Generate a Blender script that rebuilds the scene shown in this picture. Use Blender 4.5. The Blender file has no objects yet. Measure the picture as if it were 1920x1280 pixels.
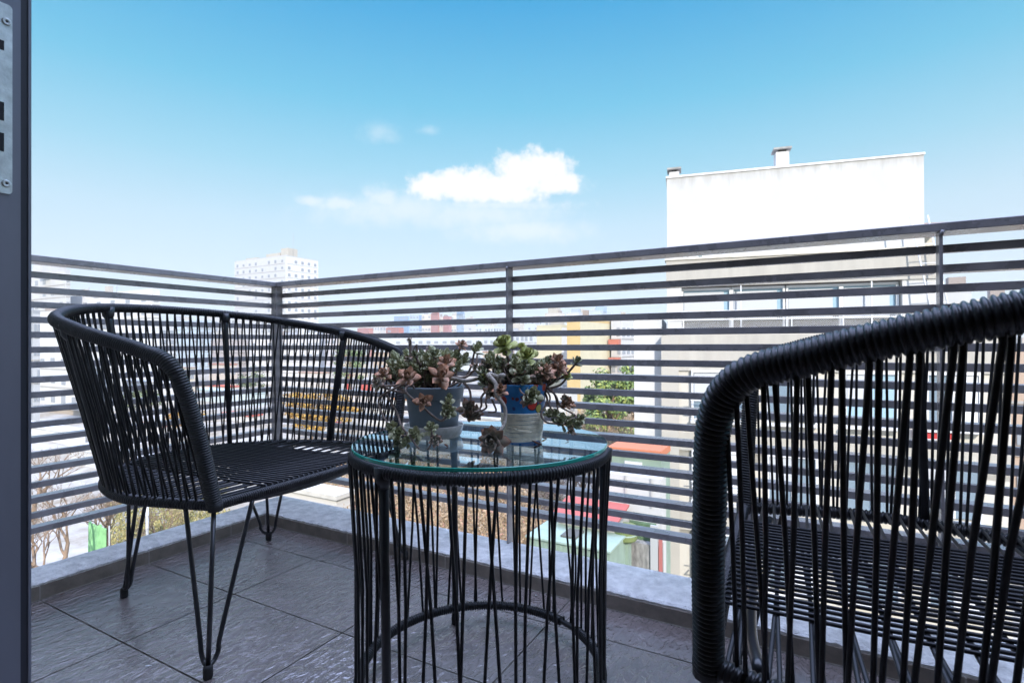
import bpy, math, random
from mathutils import Vector, Matrix
R = math.radians
random.seed(7)
S = bpy.context.scene
COL = S.collection

# ------------------------------------------------------------------ camera
F = 1004.7                      # focal length in pixels of the 1920 px wide photograph
YAW, PIT, ROL, EYE = R(29.033), R(.2612), R(.2185), .748
c_, s_ = math.cos(YAW), math.sin(YAW)
cp, sp = math.cos(PIT), math.sin(PIT)
cr, sr = math.cos(ROL), math.sin(ROL)
cam = bpy.data.cameras.new('camera')
camo = bpy.data.objects.new('camera', cam); COL.objects.link(camo)
fw = Vector((-s_*cp, c_*cp, sp)); rt = Vector((c_, s_, 0)); up = rt.cross(fw)
rt2 = rt*cr + up*sr*-1; up2 = rt*sr + up*cr
m = Matrix.Identity(4)
for i in range(3):
    m[i][0], m[i][1], m[i][2] = rt2[i], up2[i], -fw[i]
m[0][3], m[1][3], m[2][3] = 0, 0, EYE
camo.matrix_world = m
cam.sensor_width = 36; cam.lens = F/1920*36
cam.clip_start = .02; cam.clip_end = 6000
cam.dof.use_dof = True; cam.dof.focus_distance = 1.22; cam.dof.aperture_fstop = 13.0
S.camera = camo
S.render.resolution_x, S.render.resolution_y = 1024, 682

# ------------------------------------------------------------------ sun, sky, exposure
SUN_DIR = Vector((.56, -.66, .50)).normalized()     # towards the sun
EL = math.asin(SUN_DIR.z); AZ = math.atan2(SUN_DIR.x, SUN_DIR.y)
sl = bpy.data.lights.new('sun', 'SUN'); sl.energy = 2.5; sl.angle = R(.5); sl.color = (1, .94, .86)
slo = bpy.data.objects.new('sun', sl); COL.objects.link(slo)
slo.rotation_euler = (-SUN_DIR).to_track_quat('-Z', 'Y').to_euler(); slo.location = (0, 0, 40)
S.view_settings.view_transform = 'Standard'; S.view_settings.look = 'None'
S.view_settings.exposure = 1.30; S.view_settings.gamma = 1
W = bpy.data.worlds.new('World'); S.world = W; W.use_nodes = True

class NT:
    """small helper for building node graphs"""
    def __init__(s, tree): s.t = tree
    def n(s, typ, ins=None, **kw):
        nd = s.t.nodes.new(typ)
        for k, v in kw.items(): setattr(nd, k, v)
        for k, v in (ins or {}).items():
            if hasattr(v, 'links') or isinstance(v, bpy.types.NodeSocket): s.t.links.new(v, nd.inputs[k])
            else: nd.inputs[k].default_value = v
        return nd
    def math(s, op, a, b=0.0, c=None, clamp=False):
        ins = {0: a, 1: b}
        if c is not None: ins[2] = c
        return s.n('ShaderNodeMath', ins, operation=op, use_clamp=clamp).outputs[0]
    def mix(s, f, a, b, blend='MIX'):
        nd = s.n('ShaderNodeMix', None, data_type='RGBA', blend_type=blend)
        for k, v in ((0, f), (6, a), (7, b)):
            if isinstance(v, bpy.types.NodeSocket): s.t.links.new(v, nd.inputs[k])
            else: nd.inputs[k].default_value = v if k == 0 else (*v, 1) if len(v) == 3 else v
        return nd.outputs[2]
    def ramp(s, f, stops):
        nd = s.n('ShaderNodeValToRGB', {0: f}); e = nd.color_ramp.elements
        while len(e) < len(stops): e.new(.5)
        for i, (p, col) in enumerate(stops): e[i].position = p; e[i].color = (*col, 1)
        return nd.outputs[0]

W.node_tree.nodes.clear(); w = NT(W.node_tree)
sky = w.n('ShaderNodeTexSky', sky_type='NISHITA', sun_disc=False, sun_elevation=EL, sun_rotation=AZ,
          altitude=30, air_density=1.0, dust_density=.7, ozone_density=2.0)
tc = w.n('ShaderNodeTexCoord')
# clouds live in the sky, in the direction of az/el of their middle
CD = (fw + rt*((930-960)/F) + Vector((0, 0, 1))*((644-335)/F)).normalized()
CR = Vector((0, 0, 1)).cross(CD).normalized()*-1; CU = CR.cross(CD)
def dot(v): return w.n('ShaderNodeVectorMath', {0: tc.outputs['Generated'], 1: v}, operation='DOT_PRODUCT').outputs['Value']
dd = dot(CD); ca = w.math('DIVIDE', dot(CR), dd); cb = w.math('DIVIDE', dot(CU), dd)
front = w.math('GREATER_THAN', dd, .1)
cxy = w.n('ShaderNodeCombineXYZ', {0: ca, 1: cb, 2: 0.0}).outputs[0]
nz = w.n('ShaderNodeTexNoise', {'Vector': cxy, 'Scale': 30.0, 'Detail': 9.0, 'Roughness': .62})
nz2 = w.n('ShaderNodeTexNoise', {'Vector': cxy, 'Scale': 7.0, 'Detail': 4.0, 'Roughness': .6})
def blobs(lst):
    acc = None
    for (x, y, wx, wy) in lst:
        dx = w.math('MULTIPLY', w.math('SUBTRACT', ca, (x-930)/F), F/wx)
        dy = w.math('MULTIPLY', w.math('SUBTRACT', cb, (335-y)/F), F/wy)
        d = w.math('SUBTRACT', 1.0, w.math('SQRT', w.math('ADD', w.math('MULTIPLY', dx, dx), w.math('MULTIPLY', dy, dy))))
        acc = d if acc is None else w.math('MAXIMUM', acc, d)
    return acc
nv = w.math('MULTIPLY', w.math('SUBTRACT', nz.outputs[0], .5), 2.1)
def dens(lst, gain, edge0, edge1, namt):
    v = w.math('ADD', blobs(lst), w.math('MULTIPLY', nv, namt))
    mr = w.n('ShaderNodeMapRange', {0: v, 1: edge0, 2: edge1, 3: 0.0, 4: gain}, interpolation_type='SMOOTHSTEP')
    return mr.outputs[0]
big = dens([(880, 352, 118, 38), (985, 330, 85, 52), (1015, 322, 70, 38), (820, 352, 60, 30), (1050, 345, 52, 26), (930, 360, 120, 30)], 1.0, .0, .55, .75)
mid = dens([(728, 374, 50, 30), (655, 384, 60, 16), (600, 378, 36, 12), (1060, 350, 50, 18), (930, 384, 170, 16)], .55, -.15, .9, .9)
veil = dens([(900, 400, 200, 40), (760, 392, 220, 40), (980, 430, 170, 30)], .5, -.1, 1.0, .6)
faint = dens([(730, 262, 50, 24), (512, 12, 56, 34), (815, 258, 24, 12)], .27, .0, 1.0, .8)
cov = w.math('MULTIPLY', w.math('MAXIMUM', w.math('MAXIMUM', big, mid), w.math('MAXIMUM', faint, veil)), front)
el = w.n('ShaderNodeSeparateXYZ', {0: tc.outputs['Generated']}).outputs[2]
SK = .112
skc = w.n('ShaderNodeVectorMath', {0: sky.outputs[0], 1: (SK*.40, SK*.76, SK*.80)}, operation='MULTIPLY').outputs[0]
# thin haze: white at the horizon, clearing upwards
hcol = w.ramp(w.math('DIVIDE', w.math('MAXIMUM', el, 0.0), .6), [(0.0, (.325, .322, .325)), (.17, (.305, .318, .330)), (.35, (.240, .306, .334)), (.50, (.142, .272, .324)), (.67, (.058, .225, .312)), (.90, (.004, .152, .295)), (1.0, (.003, .14, .28))])
hz = w.mix(.86, skc, hcol)
cl = w.mix(cov, hz, (.42, .42, .42))
# added fill: unseen upper sky made bright blue to light the shaded balcony
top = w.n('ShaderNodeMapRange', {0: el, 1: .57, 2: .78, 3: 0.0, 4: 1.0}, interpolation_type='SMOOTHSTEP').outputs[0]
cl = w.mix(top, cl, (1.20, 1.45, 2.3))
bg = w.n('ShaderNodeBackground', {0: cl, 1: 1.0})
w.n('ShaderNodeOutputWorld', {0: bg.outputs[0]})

# ------------------------------------------------------------------ helpers
def at(x, y, d):
    """world point seen at photograph pixel x, y, at depth d along the view"""
    a = (x-960)/F; b = -(y-640)/F
    a, b = cr*a + sr*b, -sr*a + cr*b
    g = cp - sp*b; u = sp + cp*b
    return Vector((c_*a - s_*g, s_*a + c_*g, u))*d + Vector((0, 0, EYE))
def ref(px, py, d): return at(px, py, d)

class MB:
    def __init__(s): s.v = []; s.f = []; s.mi = []; s.col = []
    def add(s, vs, fs, mi=0, col=None):
        o = len(s.v); s.v += [tuple(v) for v in vs]; s.f += [tuple(i+o for i in f) for f in fs]; s.mi += [mi]*len(fs)
        s.col += [col if col is not None else 0.0]*len(vs)
    def box(s, lo, hi, mi=0, M=None, mis=None):
        x0, y0, z0 = lo; x1, y1, z1 = hi
        vs = [Vector(p) for p in ((x0,y0,z0),(x1,y0,z0),(x1,y1,z0),(x0,y1,z0),(x0,y0,z1),(x1,y0,z1),(x1,y1,z1),(x0,y1,z1))]
        if M is not None: vs = [M @ v for v in vs]
        fs = [(0,3,2,1),(4,5,6,7),(0,1,5,4),(1,2,6,5),(2,3,7,6),(3,0,4,7)]   # -z +z -y +x +y -x
        if mis is None: s.add(vs, fs, mi)
        else:
            o = len(s.v); s.add(vs, fs, mi)
            for k, q in enumerate(mis): s.mi[len(s.mi)-6+k] = q
    def tube(s, pts, r, seg=8, closed=False, caps=True, mi=0, helix=None, col=None):
        pts = [Vector(p) for p in pts]; n = len(pts)
        rr = r if callable(r) else (lambda i, j: r[i]) if isinstance(r, (list, tuple)) else (lambda i, j: r)
        T = []
        for i in range(n):
            a = pts[(i-1) % n] if closed or i > 0 else pts[0]
            b = pts[(i+1) % n] if closed or i < n-1 else pts[-1]
            T.append((b-a).normalized())
        N = T[0].orthogonal().normalized() if abs(T[0].z) > .9 else (Vector((0, 0, 1)) - T[0]*T[0].z).normalized()
        o = len(s.v); vs = []; 
        for i in range(n):
            N = (N - T[i]*N.dot(T[i])).normalized(); B = T[i].cross(N)
            for j in range(seg):
                a = 2*math.pi*j/seg; q = rr(i, j)
                vs.append(pts[i] + (N*math.cos(a) + B*math.sin(a))*q)
        fs = []
        for i in range(n if closed else n-1):
            for j in range(seg):
                i2 = (i+1) % n; j2 = (j+1) % seg
                fs.append((i*seg+j, i*seg+j2, i2*seg+j2, i2*seg+j))
        if caps and not closed:
            fs.append(tuple(range(seg))[::-1]); fs.append(tuple((n-1)*seg+j for j in range(seg)))
        s.add(vs, fs, mi, col)
    def lathe(s, prof, seg=40, mi=0, M=None, wob=None):
        vs = []; fs = []
        for (r, z) in prof:
            for j in range(seg):
                a = 2*math.pi*j/seg; q = r*(wob(a, z) if wob else 1)
                v = Vector((q*math.cos(a), q*math.sin(a), z)); vs.append(M @ v if M else v)
        for i in range(len(prof)-1):
            for j in range(seg): fs.append((i*seg+j, i*seg+(j+1) % seg, (i+1)*seg+(j+1) % seg, (i+1)*seg+j))
        s.add(vs, fs, mi)
    def mesh(s, name, mats, smooth=True):
        me = bpy.data.meshes.new(name); me.from_pydata(s.v, [], s.f)
        for mm in (mats if isinstance(mats, (list, tuple)) else [mats]): me.materials.append(mm)
        me.polygons.foreach_set('material_index', s.mi)
        if smooth: me.polygons.foreach_set('use_smooth', [True]*len(s.f))
        if any(q != 0.0 for q in s.col):
            at_ = me.attributes.new('tone', 'FLOAT', 'POINT'); at_.data.foreach_set('value', s.col)
        me.update(); return me
    def build(s, name, mats, parent=None, smooth=True, M=None):
        o = bpy.data.objects.new(name, s.mesh(name, mats, smooth)); COL.objects.link(o)
        if M is not None: o.matrix_world = M
        if parent is not None: o.parent = parent
        return o
def tag(o, label, cat, group=None):
    o['label'] = label; o['category'] = cat
    if group: o['group'] = group
    return o
def thing(name, label, cat, loc=(0, 0, 0), rz=0, group=None):
    o = bpy.data.objects.new(name, None); COL.objects.link(o); o.location = loc; o.rotation_euler = (0, 0, rz)
    o.empty_display_size = .1
    return tag(o, label, cat, group)
def struct(o): o['kind'] = 'structure'; return o
def inst(me, name, parent, loc, scale=(1, 1, 1), rz=0):
    o = bpy.data.objects.new(name, me); COL.objects.link(o); o.parent = parent
    o.location = loc; o.scale = scale; o.rotation_euler = (0, 0, rz); return o
def copy_tree(o, parent=None):
    q = o.copy(); COL.objects.link(q)
    if parent is not None: q.parent = parent
    for ch in list(o.children): copy_tree(ch, q)
    return q

def mat(name, col, rough=.6, metal=0, spec=.5, var=0, vs=5.0, bump=0, bs=40.0, col2=None, trans=0, rvar=0, coords='Object', stretch=(1,1,1), tone=None, coat=0):
    M_ = bpy.data.materials.new(name); M_.use_nodes = True; t = NT(M_.node_tree)
    b = M_.node_tree.nodes['Principled BSDF']
    b.inputs['Base Color'].default_value = (*col, 1); b.inputs['Roughness'].default_value = rough
    b.inputs['Metallic'].default_value = metal; b.inputs['Specular IOR Level'].default_value = spec
    b.inputs['Coat Weight'].default_value = coat
    L = M_.node_tree.links
    cs = t.n('ShaderNodeTexCoord').outputs[coords]
    if stretch != (1, 1, 1): cs = t.n('ShaderNodeMapping', {0: cs, 3: stretch}).outputs[0]
    cur = None
    if tone:
        a = t.n('ShaderNodeAttribute', attribute_name='tone').outputs['Fac']
        cur = t.ramp(a, tone); L.new(cur, b.inputs['Base Color'])
    if var:
        n1 = t.n('ShaderNodeTexNoise', {'Vector': cs, 'Scale': vs, 'Detail': 8.0, 'Roughness': .62})
        k = t.n('ShaderNodeMapRange', {0: n1.outputs[0], 1: .3, 2: .7, 3: 0.0, 4: 1.0}).outputs[0]
        base = cur if cur is not None else (*col, 1)
        if col2: out = t.mix(k, base if cur is not None else col, col2)
        else:
            f = t.n('ShaderNodeMapRange', {0: n1.outputs[0], 1: .3, 2: .7, 3: 1-var, 4: 1+var}).outputs[0]
            cc = t.n('ShaderNodeCombineColor', {0: f, 1: f, 2: f}).outputs[0]
            out = t.mix(1.0, base if cur is not None else col, cc, 'MULTIPLY')
        L.new(out, b.inputs['Base Color'])
        if rvar: L.new(t.n('ShaderNodeMapRange', {0: n1.outputs[0], 1: .3, 2: .7, 3: rough-rvar, 4: rough+rvar}).outputs[0], b.inputs['Roughness'])
    if bump:
        n2 = t.n('ShaderNodeTexNoise', {'Vector': cs, 'Scale': bs, 'Detail': 6.0, 'Roughness': .6})
        bp = t.n('ShaderNodeBump', {'Height': n2.outputs[0], 'Strength': bump, 'Distance': .01})
        L.new(bp.outputs[0], b.inputs['Normal'])
    return M_

def catmull(P, n=14):
    P = [Vector(p) for p in P]; P = [2*P[0]-P[1]] + P + [2*P[-1]-P[-2]]; out = []
    for i in range(1, len(P)-2):
        for k in range(n):
            t = k/n; a, b, c, d = P[i-1:i+3]
            out.append(.5*((2*b)+(c-a)*t+(2*a-5*b+4*c-d)*t*t+(3*b-a-3*c+d)*t**3))
    out.append(P[-2]); return out
def resample(P, step, closed=False):
    P = [Vector(p) for p in P]
    if closed: P = P + [P[0]]
    acc = [0]
    for i in range(1, len(P)): acc.append(acc[-1] + (P[i]-P[i-1]).length)
    n = max(2, round(acc[-1]/step)); out = []; k = 0
    for i in range(n + (0 if closed else 1)):
        d = acc[-1]*i/n
        while k < len(acc)-2 and acc[k+1] < d: k += 1
        out.append(P[k].lerp(P[k+1], (d-acc[k])/max(1e-9, acc[k+1]-acc[k])))
    return out, acc[-1]
def wrapped(mb, path, r, period=.006, seg=14, closed=False, sub=6):
    """a tube wound with cord: ridges that climb around it as a helix; r(u) by path fraction"""
    pts, L = resample(path, period/sub, closed); n = len(pts)
    rf = r if callable(r) else (lambda u: r)
    rnd = random.Random(3); jit = [0.0]*(n+1)
    for i in range(1, n): jit[i] = .93*jit[i-1] + rnd.uniform(-.035, .035)
    if closed:
        for i in range(n): jit[i] = 0
    turns = round(L/period)
    def rad(i, j):
        u = i/n; ph = (u*turns + j/seg + jit[i]) % 1.0
        h = math.sqrt(max(0, 1-(2*ph-1)**2))
        return rf(u) - period*.5*(1-h)*1.9
    mb.tube(pts, rad, seg, closed)

# ------------------------------------------------------------------ materials
M_cord = mat('black_cord', (.010, .010, .011), .36, spec=.36, var=.6, vs=24, col2=(.020, .020, .0205), rvar=.08)
M_cordline = mat('black_cord_plain', (.008, .008, .009), .40, spec=.22, var=.6, vs=14, col2=(.018, .018, .019), rvar=.1)
M_steel = mat('black_steel', (.014, .015, .017), .3, spec=.5, var=.2, vs=30)
M_rubber = mat('black_rubber', (.012, .012, .012), .7)
M_rail = mat('charcoal_paint', (.262, .246, .248), .30, spec=.6, var=.26, vs=11, bump=.06, bs=60, rvar=.1)
M_alu = mat('dark_aluminium', (.150, .150, .180), .42, metal=.35, var=.1, vs=14, stretch=(1, 1, .2))
M_aludark = mat('dark_gasket', (.012, .012, .02), .6)
M_plate = mat('scratched_steel', (.40, .42, .41), .45, metal=.55, var=.5, vs=70, bump=.12, bs=120, col2=(.62, .65, .63))
M_hole = mat('dark_slot', (.01, .01, .012), .8)
M_curbtop = mat('rough_white_paint', (.70, .685, .655), .6, spec=.4, var=.28, vs=26, bump=1.0, bs=70)
M_skirt = mat('brown_tile', (.21, .178, .145), .5, var=.3, vs=22, bump=.12, bs=160)
M_grout = mat('pale_grout', (.34, .31, .27), .8)
M_chip = mat('paint_chip', (.75, .75, .74), .7)
M_white = mat('white_render', (.45, .442, .424), .85, var=.07, vs=.9, stretch=(1.6, 1.6, .22))
M_pent = bpy.data.materials.new('stained_white_render'); M_pent.use_nodes = True; t = NT(M_pent.node_tree); b = M_pent.node_tree.nodes['Principled BSDF']
P = t.n('ShaderNodeTexCoord').outputs['Object']; zz_ = t.n('ShaderNodeSeparateXYZ', {0: P}).outputs[2]
n1 = t.n('ShaderNodeTexNoise', {'Vector': t.n('ShaderNodeMapping', {0: P, 3: (2.6, 2.6, .35)}).outputs[0], 'Scale': 1.6, 'Detail': 8.0, 'Roughness': .65}).outputs[0]
n2 = t.n('ShaderNodeTexNoise', {'Vector': P, 'Scale': .8, 'Detail': 7.0, 'Roughness': .6}).outputs[0]
st = t.n('ShaderNodeMapRange', {0: t.math('ADD', zz_, t.math('MULTIPLY', t.math('SUBTRACT', n1, .5), 1.5)), 1: 6.15, 2: 6.6, 3: 0.0, 4: .75}).outputs[0]
c0_ = t.ramp(n2, [(.3, (.42, .412, .392)), (.7, (.475, .468, .45))])
t.t.links.new(t.mix(st, c0_, (.30, .285, .255)), b.inputs['Base Color']); b.inputs['Roughness'].default_value = .88
M_beige = mat('beige_render', (.36, .335, .29), .85, var=.12, vs=1.1, stretch=(1.8, 1.8, .3))
M_beige2 = mat('pale_beige_render', (.47, .44, .38), .85, var=.06, vs=.9)
M_trim = mat('white_metal', (.56, .56, .56), .4)
M_pane = mat('window_glass', (.16, .21, .25), .08, spec=.6)
M_blind = mat('white_blind', (.42, .43, .445), .6)
M_bluegap = mat('blue_glass', (.27, .39, .46), .15)
M_room = mat('brown_interior', (.22, .165, .11), .8, var=.3, vs=1.5)
M_terra = mat('terracotta', (.33, .19, .12), .8, var=.2, vs=6)
M_conc = mat('weathered_concrete', (.30, .29, .27), .9, var=.45, vs=3, bump=.2, bs=20)
M_inter = mat('room_plaster', (.75, .74, .72), .8)

# floor: ceramic slate-look tiles, 45 x 30 cm, with real joints in the bump
TU, TV, TW, TH = -1.516, 1.0046, .4502, .298
M_floor = bpy.data.materials.new('slate_tiles'); M_floor.use_nodes = True
t = NT(M_floor.node_tree); b = M_floor.node_tree.nodes['Principled BSDF']
P = t.n('ShaderNodeTexCoord').outputs['Object']; sx = t.n('ShaderNodeSeparateXYZ', {0: P})
def edge(sock, off, size):
    q = t.math('FRACT', t.math('ADD', t.math('DIVIDE', t.math('SUBTRACT', sock, off), size), 50.0))
    return t.math('MULTIPLY', t.math('MINIMUM', q, t.math('SUBTRACT', 1.0, q)), size)
def cell(sock, off, size): return t.math('FLOOR', t.math('DIVIDE', t.math('SUBTRACT', sock, off), size))
ed = t.math('MINIMUM', edge(sx.outputs[0], TU, TW), edge(sx.outputs[1], TV, TH))
joint = t.n('ShaderNodeMapRange', {0: ed, 1: .0012, 2: .0028, 3: 1.0, 4: 0.0}).outputs[0]
cid = t.n('ShaderNodeCombineXYZ', {0: cell(sx.outputs[0], TU, TW), 1: cell(sx.outputs[1], TV, TH), 2: 0.0}).outputs[0]
wn = t.n('ShaderNodeTexWhiteNoise', {0: cid}, noise_dimensions='3D')
sh = t.n('ShaderNodeVectorMath', {0: wn.outputs['Color'], 3: 3.0}, operation='SCALE').outputs[0]
pp = t.n('ShaderNodeVectorMath', {0: P, 1: sh}, operation='ADD').outputs[0]
mp = t.n('ShaderNodeMapping', {0: pp, 2: (0, 0, R(20)), 3: (2.4, 1.0, 1)}).outputs[0]
n1 = t.n('ShaderNodeTexNoise', {'Vector': mp, 'Scale': 25.0, 'Detail': 2.5, 'Roughness': .5, 'Distortion': .7})
n2 = t.n('ShaderNodeTexNoise', {'Vector': P, 'Scale': 5.0, 'Detail': 7.0, 'Roughness': .65})
n3 = t.n('ShaderNodeTexNoise', {'Vector': P, 'Scale': 150.0, 'Detail': 3.0})
colr = t.ramp(n2.outputs[0], [(.3, (.150, .122, .112)), (.7, (.235, .195, .180))])
tv = t.n('ShaderNodeMapRange', {0: wn.outputs[0], 1: 0.0, 2: 1.0, 3: .88, 4: 1.12}).outputs[0]
colr = t.mix(1.0, colr, t.n('ShaderNodeCombineColor', {0: tv, 1: tv, 2: tv}).outputs[0], 'MULTIPLY')
gn = t.ramp(n2.outputs[0], [(.45, (.055, .048, .042)), (.68, (.26, .23, .20))])
rim_ = t.n('ShaderNodeMapRange', {0: ed, 1: .0034, 2: .0058, 3: .55, 4: 0.0}).outputs[0]
colr = t.mix(rim_, colr, (.34, .31, .28))
t.t.links.new(t.mix(joint, colr, gn), b.inputs['Base Color'])
t.t.links.new(t.math('ADD', t.n('ShaderNodeMapRange', {0: n2.outputs[0], 1: .3, 2: .7, 3: .20, 4: .30}).outputs[0], t.math('MULTIPLY', joint, .4)), b.inputs['Roughness'])
b.inputs['Specular IOR Level'].default_value = .6
b.inputs['IOR'].default_value = 1.85; t.t.links.new(t.math('SUBTRACT', 1.0, joint), b.inputs['Coat Weight']); t.t.links.new(t.math('MULTIPLY', t.math('SUBTRACT', 1.0, joint), .6), b.inputs['Specular IOR Level']); b.inputs['Coat Weight'].default_value = 1.0; b.inputs['Coat Roughness'].default_value = .15
hgt = t.math('ADD', t.math('MULTIPLY', n1.outputs[0], 1.0), t.math('MULTIPLY', n3.outputs[0], .10))
hgt = t.math('SUBTRACT', hgt, t.math('MULTIPLY', joint, 1.5))
bp = t.n('ShaderNodeBump', {'Height': hgt, 'Strength': 1.0, 'Distance': .0075})
t.t.links.new(bp.outputs[0], b.inputs['Normal']); t.t.links.new(bp.outputs[0], b.inputs['Coat Normal'])

# ------------------------------------------------------------------ balcony: floor, kerb, railing
RX, RY = -2.175, 1.66           # slat inner faces
mb = MB(); mb.box((-2.06, .02, -.12), (3.2, 1.535, 0)); struct(mb.build('floor', M_floor, smooth=False))
mb = MB(); mb.box((-2.20, .02, -.35), (3.2, 1.70, -.122)); struct(mb.build('balcony_slab', M_conc, smooth=False))
kerb = thing('balcony_kerb', 'low white painted kerb with brown skirting tiles around the balcony floor', 'kerb', (0, 0, 0))
KX, KY, KOX, KOY, KZ = -1.985, 1.455, -2.135, 1.655, .052
mb = MB()
def rough_prism(mb, prof_fn, n, rnd):
    """kerb run: closed cross-section swept in n steps with slightly ragged arris"""
    rings = [prof_fn(i/n, rnd) for i in range(n+1)]; k = len(rings[0]); vs = [v for r_ in rings for v in r_]
    fs = [(i*k+j, i*k+(j+1) % k, (i+1)*k+(j+1) % k, (i+1)*k+j) for i in range(n) for j in range(k)]
    fs += [tuple(range(k))[::-1], tuple(n*k+j for j in range(k))]
    mb.add(vs, fs)
rnd = random.Random(5)
def prof_right(u, r_):
    x = KOX + u*(3.2-KOX); e = r_.uniform(-.0022, .0022); e2 = r_.uniform(-.0025, .002)
    return [Vector(p) for p in ((x, KY+.007, -.12), (x, KOY, -.12), (x, KOY, KZ-.004), (x, KOY-.006, KZ+.001), (x, KY+.012, KZ+e*.4), (x, KY+.003+e, KZ-.004+e2*.6), (x, KY+.004+e, KZ-.009+e2))]
def prof_left(u, r_):
    y = .03 + u*(KY+.0068-.03); e = r_.uniform(-.0022, .0022); e2 = r_.uniform(-.0025, .002)
    return [Vector(p) for p in ((KX-.007, y, -.12), (KX-.004-e, y, KZ-.009+e2), (KX-.003-e, y, KZ-.004+e2*.6), (KX-.012, y, KZ+e*.4), (KOX+.006, y, KZ+.001), (KOX, y, KZ-.004), (KOX, y, -.12))]
rough_prism(mb, prof_right, 420, rnd); rough_prism(mb, prof_left, 160, rnd)
mb.build('coping', M_curbtop, kerb, smooth=False)
# skirting tiles with pale joints
mb = MB(); y = .03
js = [TV+TH*k for k in range(-3, 2)]
ys = [.03] + [q for q in js if .05 < q < KY-.02] + [KY-.001]
for a, b_ in zip(ys[:-1], ys[1:]): mb.box((KX-.006, a+.0019, -.001), (KX, b_-.0019, KZ-.011))
xs = [KX+.001] + [TU+TW*k for k in range(-1, 11) if KX+.05 < TU+TW*k < 3.15] + [3.2]
for a, b_ in zip(xs[:-1], xs[1:]): mb.box((a+.0019, KY, -.001), (b_-.0019, KY+.006, KZ-.011))
sk = mb.build('skirting', M_skirt, kerb, smooth=False)
mb = MB()
for q in ys[1:-1]: mb.box((KX-.0055, q-.0018, -.001), (KX+.0004, q+.0018, KZ-.012))
for q in xs[1:-1]: mb.box((q-.0018, KY-.0004, -.001), (q+.0018, KY+.0055, KZ-.012))
mb.build('grout_joint', M_grout, sk, smooth=False)
mb = MB()
mb.box((KX-.001, .06, .0002), (KX+.0022, KY-.002, .0022)); mb.box((KX+.003, KY-.0022, .0002), (3.2, KY+.001, .0022))
mb.build('floor_joint', mat('floor_grout', (.26, .24, .205), .85, var=.5, vs=14), sk, smooth=False)

rail = thing('balcony_railing', 'charcoal metal balcony railing of horizontal slats turning the corner', 'railing', (0, 0, 0))
PZ = .0483; ZT = EYE + .2386; ZR = EYE + .2876
YI, XI = RY-.036, RX+.036
# handrail: wide flat tube, inner edge above the posts
def bevel_box(mb, lo, hi, e, mi=0):
    x0, y0, z0 = lo; x1, y1, z1 = hi
    L_ = [(x0+e, y0+e, z0), (x1-e, y0+e, z0), (x1-e, y1-e, z0), (x0+e, y1-e, z0)]
    M1 = [(x0, y0, z0+e), (x1, y0, z0+e), (x1, y1, z0+e), (x0, y1, z0+e)]
    M2 = [(x0, y0, z1-e), (x1, y0, z1-e), (x1, y1, z1-e), (x0, y1, z1-e)]
    U = [(x0+e, y0+e, z1), (x1-e, y0+e, z1), (x1-e, y1-e, z1), (x0+e, y1-e, z1)]
    vs = L_+M1+M2+U; fs = [(3, 2, 1, 0), (12, 13, 14, 15)]
    for k in range(3):
        for j in range(4): fs.append((k*4+j, k*4+(j+1) % 4, (k+1)*4+(j+1) % 4, (k+1)*4+j))
    mb.add(vs, fs, mi)
HW = .084
mb = MB(); bevel_box(mb, (XI-HW, YI, ZR-.021), (2.6, YI+HW, ZR), .0018); mb.build('handrail', M_rail, rail, smooth=False)
mb = MB(); bevel_box(mb, (XI-HW, -.0, ZR-.0212), (XI, YI-.001, ZR-.0004), .0018); mb.build('handrail', M_rail, rail, smooth=False)
def post(x0, x1, y0, y1, plate):
    mb = MB(); bevel_box(mb, (x0, y0, KZ), (x1, y1, ZR-.0215), .0012); p = mb.build('post', M_rail, rail, smooth=False)
    if plate:
        mb = MB(); mb.tube([((x0+x1)/2, y0-.001, ZR-.03), ((x0+x1)/2+.004, y0-.0005, ZR-.019)], .0045, 6); mb.build('weld_bead', M_rail, p)
    return p
# posts stand just clear of the slat ends
post(XI-.036, XI-.002, YI+.002, YI+.036, 0)
px_mid = at(949, 640, 1.88).x; k_ = YI/at(950, 640, 1).y; xm = at(950, 640, 1).x*k_
post(xm-.003, xm+.003, YI+.001, YI+.041, 1)
k_ = YI/at(1766, 640, 1).y; xr_ = at(1766, 640, 1).x*k_
post(xr_-.0035, xr_+.0035, YI+.001, YI+.041, 1)
post(1.50, 1.507, YI+.001, YI+.041, 0)
post(2.56, 2.567, YI+.001, YI+.041, 0)
post(XI-.041, XI-.001, .05, .056, 0)
def bay(x0, x1):
    mb = MB()
    for k in range(18):
        z1 = ZT - k*PZ; d = .040 if k % 2 else .016
        bevel_box(mb, (x0, RY, z1-.0198), (x1, RY+d, z1), .0012)
    mb.build('slat_panel', M_rail, rail, smooth=False)
bay(RX+.001, xm-.0035); bay(xm+.0035, xr_-.004); bay(xr_+.004, 1.4995); bay(1.5075, 2.5595)
mb = MB()
for k in range(18):
    z1 = ZT - k*PZ; d = .040 if k % 2 else .016
    bevel_box(mb, (RX-d, .0565, z1-.0198), (RX, RY-.001, z1), .0012)
mb.build('slat_panel', M_rail, rail, smooth=False)

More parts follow.
